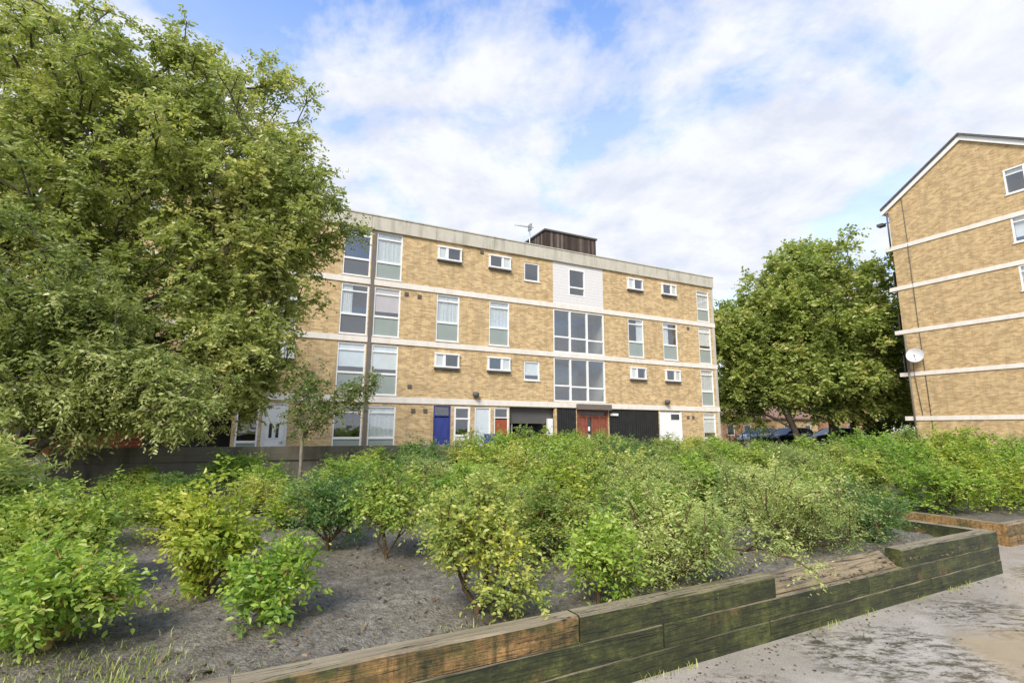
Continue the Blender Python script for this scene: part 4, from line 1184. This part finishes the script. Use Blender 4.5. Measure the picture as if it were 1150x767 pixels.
make_tree('tree', 'large spreading tree with olive leaves filling the left of the picture', (fx, fy, 0.0),
          [(0, 0, 0), (.05, 0, 1.4), (.2, .05, 2.8), (.1, .1, 4.2)],
          [((c[0] - fx, c[1] - fy, c[2]), r) for c, r in LB], 3500, 'leaf_plane', 'bark', 41, clump=11, cr=0.38, twigs=7, per=11, tl=0.50, ls=0.125, rtip=0.011, rmax=0.24, shell=0.45, t0=0.6, flat=0.2)
fx, fy = -7.96, 8.5
LB = [((-8.3, 8.6, 4.1), (1.7, 1.5, 1.25)), ((-6.7, 8.5, 3.1), (1.25, 1.2, .95)), ((-7.8, 8.1, 2.3), (1.6, 1.2, .8)), ((-9.6, 8.5, 3.0), (1.6, 1.4, 1.3)), ((-6.2, 8.6, 2.1), (.9, .8, .6)), ((-5.6, 8.8, 2.0), (.7, .7, .5)), ((-7.2, 8.4, 1.75), (1.0, .8, .45))]
make_tree('tree', 'lower greener tree with drooping leaves in front of the large tree at left', (fx, fy, 0.30),
          [(0, 0, 0), (-.05, 0, .7), (.0, .05, 1.3)],
          [((c[0] - fx, c[1] - fy, c[2] - .3), r) for c, r in LB], 950, 'leaf_lower', 'bark', 43, clump=12, cr=0.28, twigs=7, per=11, tl=0.40, ls=0.095, rtip=0.009, rmax=0.12, shell=0.45, flat=0.22, t0=0.58, droop=0.6, aspect=0.42)

# round trees between the blocks
GT = 'trees between the two blocks'
def rtree(lab, fx, fy, LB, n, seed, trunk, leaf='leaf_right', rmax=0.42):
    return make_tree('tree', lab, (fx, fy, 0.0), trunk, [((c[0] - fx, c[1] - fy, c[2]), r) for c, r in LB], n, leaf, 'bark', seed,
                     twigs=8, per=8, tl=0.9, ls=0.30, clump=7, cr=0.75, flat=0.2, t0=0.66, rtip=0.02, rmax=rmax, step=1.0, group=GT, shell=0.42, jitter=0.15, aspect=0.62)
rtree('big round topped tree on a thick straight trunk between the two blocks', 22.9, 37,
      [((22.6, 37, 10.8), (5.0, 4.6, 4.6)), ((22.4, 37, 12.6), (3.4, 3.4, 2.7)), ((20.2, 36.6, 8.4), (3.5, 3.6, 3.5)), ((25.4, 37, 8.8), (3.9, 3.8, 4.0)), ((22.8, 35.8, 6.3), (4.3, 3.8, 2.7)), ((26.5, 37, 4.6), (2.8, 2.8, 2.0)), ((20.5, 36, 4.4), (2.4, 2.4, 1.4)), ((23.5, 35.6, 4.3), (2.4, 2.2, 1.3))], 2000, 51,
      [(0, 0, 0), (.1, 0, 2), (0, .1, 4.2), (.1, 0, 6)])
rtree('tree on a leaning trunk at the left of the round tree', 19.9, 36,
      [((17.3, 38, 8.2), (2.6, 2.8, 3.4)), ((17.0, 38, 4.9), (2.5, 2.6, 2.2)), ((19.3, 37, 6.5), (2.2, 2.2, 2.4))], 700, 52,
      [(0, 0, 0), (-.25, 0, 1.6), (-.8, .2, 3.2), (-1.4, .5, 4.6)], rmax=0.26)
rtree('darker tree on a thin trunk tucked behind the gabled block corner', 26.3, 40,
      [((27.6, 40, 7.5), (2.8, 3, 4.0)), ((29.2, 40.5, 5.2), (2.6, 2.6, 2.6)), ((30.0, 40.5, 3.0), (2.3, 2.0, 1.8)), ((26.2, 39.8, 6.0), (2.2, 2.2, 2.4))], 700, 53,
      [(0, 0, 0), (.05, 0, 2), (.1, .1, 4)], leaf='leaf_right', rmax=0.22)

# grass and litter
rg = np.random.default_rng(77)
def scatter_grass():
    P = []
    for cx, cy, sx, sy, n in ((-2.35, 2.85, .35, .18, 900), (-1.75, 3.0, .30, .22, 750), (-1.35, 3.05, .25, .2, 350), (0.15, 3.5, .3, .12, 150), (-3.0, 3.1, .3, .2, 500)):
        P.append(np.stack([rg.normal(cx, sx, n), rg.normal(cy, sy, n), np.full(n, S0 - .01)], 1))
    p = np.concatenate(P); p = p[(p @ V) > 3.03 + 0.0323 * (p @ U)]
    # weeds along the foot of the sleepers
    uu = rg.uniform(0.5, 8.0, 420); uu = uu[np.sin(uu * 3.1) + np.sin(uu * 7.7) > .3]; vv = 2.53 + (uu + 9) * 0.0323 - .035 - np.abs(rg.normal(0, .015, len(uu)))
    w3 = uu[:, None] * U + vv[:, None] * V; w3[:, 2] = 0.0
    p = np.concatenate([p, w3])
    n = len(p); h = rg.uniform(.012, .05, (n, 1)); a = rg.uniform(0, 6.28, n); d = np.stack([np.cos(a), np.sin(a), 0 * a], 1); s = np.stack([-np.sin(a), np.cos(a), 0 * a], 1)
    wdt = 0.0035; top = p + d * h * rg.uniform(.2, .9, (n, 1)); top[:, 2] += h[:, 0]
    mid = p + d * h * .2; mid[:, 2] += h[:, 0] * .6
    v = np.stack([p - s * wdt, p + s * wdt, mid + s * wdt * .8, mid - s * wdt * .8, top + s * .0006, top - s * .0006], 1)
    b = np.arange(n)[:, None] * 6
    q = np.concatenate([b + np.array([0, 1, 2, 3]), b + np.array([3, 2, 4, 5])], 1).reshape(-1, 4)
    o = mesh_np('grass', v, q, M['grass'], None, np.repeat(np.clip(rg.normal(.5, .22, n), 0, 1), 2))
    tag(o, 'pale tufts of grass along the front of the bare soil', 'grass', kind='stuff')
scatter_grass()
def bed_litter():
    n = 9000
    u = rg.uniform(-2.5, 7.5, n); v = 2.95 + rg.uniform(0, 1, n) ** 1.6 * 7
    p = u[:, None] * U + v[:, None] * V; p[:, 2] = S0 + 0.012 + 0.03 * np.sin(p[:, 0] * 1.7 + 1) * np.sin(p[:, 1] * 1.3) + 0.018 * np.sin(p[:, 0] * 4.1 + p[:, 1] * 2.2)
    a = rg.uniform(0, 6.28, n); t = rg.normal(0, .35, (n, 2))
    d = unit(np.stack([np.cos(a), np.sin(a), t[:, 0]], 1)); s = unit(np.stack([-np.sin(a), np.cos(a), t[:, 1]], 1))
    L = rg.lognormal(-4.5, .5, (n, 1)); w_ = L * rg.uniform(.2, .7, (n, 1))
    v4 = np.stack([p - d * L, p + s * w_, p + d * L, p - s * w_], 1); q = np.arange(n * 4).reshape(-1, 4)
    o = mesh_np('soil_litter', v4, q, M['litter'], None, np.clip(rg.beta(1.5, 2.2, n), 0, 1))
    tag(o, 'bark chips, twigs and dead leaves scattered over the soil', 'litter', kind='stuff')
bed_litter()
def path_litter():
    n = 900
    uu = rg.uniform(0, 9, n); vv = 2.5 + (uu + 9) * 0.0323 - .03 - rg.exponential(.25, n)
    p = uu[:, None] * U + vv[:, None] * V; p[:, 2] = 0.006
    a = rg.uniform(0, 6.28, n); t = rg.normal(0, .15, (n, 2))
    d = unit(np.stack([np.cos(a), np.sin(a), t[:, 0]], 1)); s = unit(np.stack([-np.sin(a), np.cos(a), t[:, 1]], 1))
    L = rg.lognormal(-4.9, .55, (n, 1)); w_ = L * rg.uniform(.3, .8, (n, 1))
    v4 = np.stack([p - d * L, p + s * w_, p + d * L, p - s * w_], 1)
    o = mesh_np('path_litter', v4, np.arange(n * 4).reshape(-1, 4), M['litter'], None, np.clip(rg.beta(1.5, 2.0, n), 0, 1))
    tag(o, 'grit and dead leaves on the path along the sleepers', 'litter', kind='stuff')
path_litter()


M['roof_tile'] = mat_plain('brown_roof_tile', (0.22, 0.13, 0.09), 0.8, var=0.25)
# ------------------------------------------------------------------ beyond: cars, hedges, houses
def paint(name, col):
    t = NT(name); p = t.bsdf(col, 0.3, 0.5, 0.25); p.inputs['Coat Weight'].default_value = 0.6; p.inputs['Coat Roughness'].default_value = 0.08; return t.m
def car(label, loc, rz, col, group='parked cars beyond the trees'):
    c = thing('parked_car', label, 'car', loc, rz, group)
    pm = paint('car_paint', col)
    # stations along x: (x, half width, sill z, shoulder z)
    st = [(-2.1, .70, .42, .80), (-2.0, .80, .28, .92), (-1.3, .86, .24, .97), (0.0, .87, .22, .95), (0.9, .86, .24, .92), (1.6, .82, .26, .80), (2.05, .72, .32, .66), (2.12, .62, .40, .58)]
    b = MB(); k = 6
    for x, hw, z0, z1 in st:
        b.v += [(x, -hw * .92, z0), (x, -hw, (z0 + z1) / 2), (x, -hw * .93, z1), (x, hw * .93, z1), (x, hw, (z0 + z1) / 2), (x, hw * .92, z0)]
    for i in range(len(st) - 1):
        for j in range(k):
            m = (j + 1) % k; b.f.append((i * k + j, i * k + m, (i + 1) * k + m, (i + 1) * k + j)); b.s.append(j not in (5,))
    b.f.append(tuple(range(k))[::-1]); b.s.append(False); e = (len(st) - 1) * k; b.f.append(tuple(e + j for j in range(k))); b.s.append(False)
    # roof and pillars over the glasshouse
    rf = [(-1.75, .70, 1.28), (-1.3, .66, 1.42), (-.3, .66, 1.46), (.35, .64, 1.38)]
    n = len(b.v)
    for x, hw, z in rf: b.v += [(x, -hw, z - .03), (x, -hw * .85, z), (x, hw * .85, z), (x, hw, z - .03)]
    for i in range(3):
        for j in range(3): b.f.append((n + i * 4 + j, n + i * 4 + j + 1, n + i * 4 + 4 + j + 1, n + i * 4 + 4 + j)); b.s.append(True)
    for s in (-1, 1):
        for (x0, z0, w0), (x1, z1, w1) in (((1.2, .86, .78), (.35, 1.36, .63)), ((-.45, .95, .80), (-.4, 1.43, .65)), ((-1.95, .93, .74), (-1.7, 1.27, .69))):
            b.tube([(x0, s * w0, z0), (x1, s * w1, z1)], .045, 5)
    body = b.build('body', pm, c)
    bot = [(-1.98, .75, .92), (-1.0, .80, .95), (.3, .80, .94), (1.25, .77, .86)]; top = [(-1.74, .68, 1.265), (-1.2, .655, 1.39), (-.3, .65, 1.42), (.33, .63, 1.36)]
    for s in (-1, 1):
        g = MB()
        for i in range(3):
            a, bb, cc, dd = bot[i], bot[i + 1], top[i + 1], top[i]
            g.quad(*[(p[0], s * p[1], p[2]) for p in ((a, bb, cc, dd) if s < 0 else (dd, cc, bb, a))])
        g.build('side_window', M['car_glass'], c)
    g = MB(); g.quad((1.26, -.77, .86), (1.26, .77, .86), (.34, .63, 1.37), (.34, -.63, 1.37)); g.build('windscreen', M['car_glass'], c)
    g = MB(); g.quad((-1.99, .75, .92), (-1.99, -.75, .92), (-1.75, -.68, 1.27), (-1.75, .68, 1.27)); g.build('rear_window', M['car_glass'], c)
    for x in (-1.3, 1.32):
        for s in (-1, 1):
            w_ = MB(); w_.tube([(x, s * .72, .32), (x, s * .89, .32)], .32, 18); wh = w_.build('wheel', M['tyre'], c)
            w_ = MB(); w_.tube([(x, s * .885, .32), (x, s * .90, .32)], .20, 12); w_.build('rim', M['metal'], wh)
    for s in (-1, 1):
        h = MB(); h.box(2.0, 2.1, s * .58 - .13, s * .58 + .13, .58, .70); h.build('headlight', M['dish'], c)
        h = MB(); h.box(-2.1, -1.98, s * .66 - .08, s * .66 + .08, .66, .90); h.build('tail_light', M['brick_red'], c)
    h = MB(); h.box(-2.125, -2.09, -.26, .26, .55, .66); h.build('number_plate', M['white'], c)
    return c
car('silver hatchback parked beside the corner of the gabled block', (28.6, 40.6, 0.38), AZ + R(200), (0.68, 0.69, 0.71))
car('dark green grey car parked just left of the silver hatchback', (26.6, 43.0, 0.38), AZ + R(160), (0.06, 0.075, 0.075))
car('black car parked behind the main trunk of the round tree', (23.8, 44.5, 0.38), AZ + R(175), (0.02, 0.02, 0.023))
car('pale grey car parked before the pink brick houses', (21.6, 45.5, 0.38), AZ + R(185), (0.66, 0.67, 0.69))

def house(label, u, v, w_, d_, hz, rz, wm, nwin):
    h = thing('brick_house', label, 'house', W(u, v, 0), AZ + rz)
    b = MB(); wins = [(w_ * (i + .5) / nwin - .55, w_ * (i + .5) / nwin + .55, hz * .38, hz * .78) for i in range(nwin)]
    wall_with_holes(b, 0, w_, 0, hz, wins, .2)
    b.quad((w_, 0, 0), (w_, d_, 0), (w_, d_, hz), (w_, 0, hz)); b.quad((0, d_, 0), (0, 0, 0), (0, 0, hz), (0, d_, hz)); b.quad((w_, d_, 0), (0, d_, 0), (0, d_, hz), (w_, d_, hz))
    b.build('wall', wm, h)
    b = MB(); b.prism([(-.3, hz + .01), (d_ / 2, hz + 1.5), (d_ + .3, hz + .01), (d_ + .3, hz + .13), (d_ / 2, hz + 1.66), (-.3, hz + .13)], -.3, w_ + .3, 'x'); rf = b.build('roof', M['roof_tile'], h)
    b = MB(); b.box(w_ * .7, w_ * .7 + .6, d_ / 2 - .3, d_ / 2 + .3, hz + 1.2, hz + 2.4); b.build('chimney', wm, rf)
    for a, bb, c, d in wins:
        f = MB(); rect_frame(f, a, bb, c, d, .07, .03, .1); fr = f.build('window', WF, h)
        f = MB(); f.box(a + .07, bb - .07, .06, .066, c + .07, d - .07); f.build('pane', M['car_glass'], fr)
    return h
house('low pink brick house behind the leaning trunk', 43.0, 38.0, 7.5, 7, 2.7, 0, M['brick_pink'], 3)
house('yellow brick house right of the pink house beyond the trees', 51.5, 38.0, 7.0, 7, 2.8, 0, M['brick_gable'], 2)
house('pink brick house beyond the parked cars', 59.5, 37.5, 9.0, 7, 2.9, 0, M['brick_pink'], 3)
house('long pink brick house at the far left of the gap', 28.5, 41.0, 12.5, 7, 2.9, 0, M['brick_pink'], 5)

def hedge(label, loc, rz, L, D_, H, leaf, seed):
    rg_ = np.random.default_rng(seed)
    o = thing('hedge', label, 'hedge', loc, rz)
    n = int(L * D_ * H * 16); p = rg_.uniform(0, 1, (n, 3)); 
    p = p * np.array([L, D_, H]) + rg_.normal(0, .06, (n, 3)); p[:, 2] = np.abs(p[:, 2])
    v, q, ti = leaf_cloud(p, unit(rg_.normal(0, 1, (n, 3)) + np.array([0, 0, .4])), 0.5 + rg_.normal(0, .1, n), rg_, 5, 6, .28, .10)
    mesh_np('foliage', v, q, M[leaf], o, ti)
    b = MB()
    for i in range(int(L / .6)): b.tube([(.3 + i * .6, D_ / 2, -.1), (.3 + i * .6 + rg_.uniform(-.1, .1), D_ / 2, H * .6)], .03, 5)
    b.build('stems', M['stem_brown'], o)
hedge('clipped light green hedge by the end of the long block', (17.6, 42.0, 0.2), AZ * .3, 4.0, 1.0, 1.9, 'leaf_mid', 1)
hedge('bright hedge behind the trunks of the round tree', (24.8, 49.0, 0), AZ * .3, 5.0, 1.0, 1.7, 'leaf_lime', 2)
hedge('dark low hedge in front of the parked cars', (23.5, 39.0, 0.2), AZ * .4, 5.0, 0.8, 0.9, 'leaf_dark', 3)

GF = 'far trees behind the houses'
FT = rtree('rounded far tree behind the long pink brick house', 30.0, 72.0, [((30, 72, 6.5), (5, 4, 3.6)), ((33, 72, 5), (3.5, 3, 3)), ((27, 72, 5), (3.5, 3, 2.8))], 260, 61, [(0, 0, 0), (0, .1, 2), (0, 0, 3.6)], leaf='leaf_dark')
FT['group'] = GF
for i, (x, y, s, lab) in enumerate(((22.0, 70, .9, 'far tree seen just past the corner of the long block'), (41.0, 73, 1.0, 'far tree above the yellow brick house'), (51.0, 72, .95, 'far tree behind the parked cars'), (61.0, 74, 1.05, 'far tree hidden mostly by the gabled block'))):
    copy_thing(FT, (x, y, 0), i * 1.7, (s, s, s), lab, GF)


# ------------------------------------------------------------------ sky, sun, camera
EL, ROT = R(42), R(198)
w = bpy.data.worlds.new('World'); SC.world = w; w.use_nodes = True
nt = w.node_tree; nt.nodes.clear()
N = lambda k: nt.nodes.new('ShaderNode' + k)
sky = N('TexSky'); sky.sky_type = 'NISHITA'; sky.sun_disc = False; sky.sun_elevation = EL; sky.sun_rotation = ROT
sky.air_density = 1.0; sky.dust_density = 0.6; sky.ozone_density = 2.0
tc = N('TexCoord'); sp = N('SeparateXYZ'); nt.links.new(tc.outputs['Generated'], sp.inputs[0])
def mth(op, a, b=0.0, clamp=False):
    x = N('Math'); x.operation = op; x.use_clamp = clamp
    for s, v in ((0, a), (1, b)):
        if hasattr(v, 'is_linked'): nt.links.new(v, x.inputs[s])
        else: x.inputs[s].default_value = v
    return x.outputs[0]
den = mth('ADD', mth('MAXIMUM', sp.outputs[2], 0.0), 0.22)
cb = N('CombineXYZ'); nt.links.new(mth('DIVIDE', sp.outputs[0], den), cb.inputs[0]); nt.links.new(mth('DIVIDE', sp.outputs[1], den), cb.inputs[1])
def nz(scale, detail, rough, off, dist=0.0):
    m = N('Mapping'); m.inputs['Location'].default_value = off; nt.links.new(cb.outputs[0], m.inputs[0])
    x = N('TexNoise'); x.inputs['Scale'].default_value = scale; x.inputs['Detail'].default_value = detail; x.inputs['Roughness'].default_value = rough; x.inputs['Distortion'].default_value = dist
    nt.links.new(m.outputs[0], x.inputs['Vector']); return x.outputs['Fac']
def rmp(fac, stops):
    r = N('ValToRGB'); cr = r.color_ramp
    while len(cr.elements) < len(stops): cr.elements.new(0.5)
    for e, (p, c) in zip(cr.elements, stops): e.position = p; e.color = (c, c, c, 1) if not isinstance(c, tuple) else (*c, 1)
    nt.links.new(fac, r.inputs[0]); return r.outputs[0]
CLOUD_OFF = (8.2, 2.6, 0.0)
c1 = mth('ADD', nz(2.0, 10, 0.6, CLOUD_OFF, 0.2), rmp(sp.outputs[2], [(0.45, 0.10), (0.72, 0.0)]))
c1 = mth('SUBTRACT', c1, rmp(sp.outputs[2], [(0.56, 0.0), (0.70, 0.10)]))
cov = rmp(c1, [(0.41, 0.0), (0.48, 0.55), (0.56, 0.98)])
shade = rmp(nz(4.2, 10, 0.62, (7.1, 2.2, 0), 0.2), [(0.36, (2.45, 2.58, 2.95)), (0.58, (3.1, 3.16, 3.3))])
# veil of thin cloud thickening towards the horizon
hz_ = rmp(sp.outputs[2], [(0.0, 0.85), (0.38, 0.5), (0.54, 0.3), (0.68, 0.0)])
covh = mth('MAXIMUM', cov, hz_)
mx = N('MixRGB'); nt.links.new(covh, mx.inputs[0]); tn = N('MixRGB'); tn.blend_type = 'MULTIPLY'; tn.inputs[0].default_value = 1.0; tn.inputs[2].default_value = (1.02, 1.10, 1.26, 1); nt.links.new(sky.outputs[0], tn.inputs[1]); nt.links.new(tn.outputs[0], mx.inputs[1]); nt.links.new(shade, mx.inputs[2])
bg = N('Background'); bg.inputs['Strength'].default_value = 0.15
nt.links.new(mx.outputs[0], bg.inputs[0])
wo = N('OutputWorld'); nt.links.new(bg.outputs[0], wo.inputs[0])

sl = bpy.data.lights.new('sun', 'SUN'); sl.energy = 2.3; sl.angle = R(22); sl.color = (1.0, 0.95, 0.86)
so = bpy.data.objects.new('sun', sl); COL.objects.link(so)
# sky texture: rotation is measured from +Y towards +X
sd = Vector((math.sin(ROT) * math.cos(EL), math.cos(ROT) * math.cos(EL), math.sin(EL)))
so.rotation_euler = sd.to_track_quat('Z', 'Y').to_euler()

cam = bpy.data.cameras.new('camera'); co = bpy.data.objects.new('camera', cam); COL.objects.link(co)
cam.sensor_width = 36; cam.lens = 36 * 574.767 / 1150; cam.clip_end = 3000; cam.clip_start = 0.05
pt, rl = 0.168314348, 0.00549041769
fwv = Vector((0, math.cos(pt), math.sin(pt))); upv = Vector((0, -math.sin(pt), math.cos(pt))); rt = Vector((1, 0, 0))
r2 = math.cos(rl) * rt + math.sin(rl) * upv; u2 = -math.sin(rl) * rt + math.cos(rl) * upv
co.matrix_world = Matrix(((r2.x, u2.x, -fwv.x, 0), (r2.y, u2.y, -fwv.y, 0), (r2.z, u2.z, -fwv.z, 1.6), (0, 0, 0, 1)))
SC.camera = co

SC.view_settings.view_transform = 'Standard'; SC.view_settings.look = 'None'
SC.view_settings.exposure = 1.08; SC.view_settings.gamma = 1.0
SC.render.engine = 'CYCLES'
SC.cycles.max_bounces = 8; SC.cycles.transparent_max_bounces = 12; SC.cycles.diffuse_bounces = 4
SC.cycles.use_denoising = True
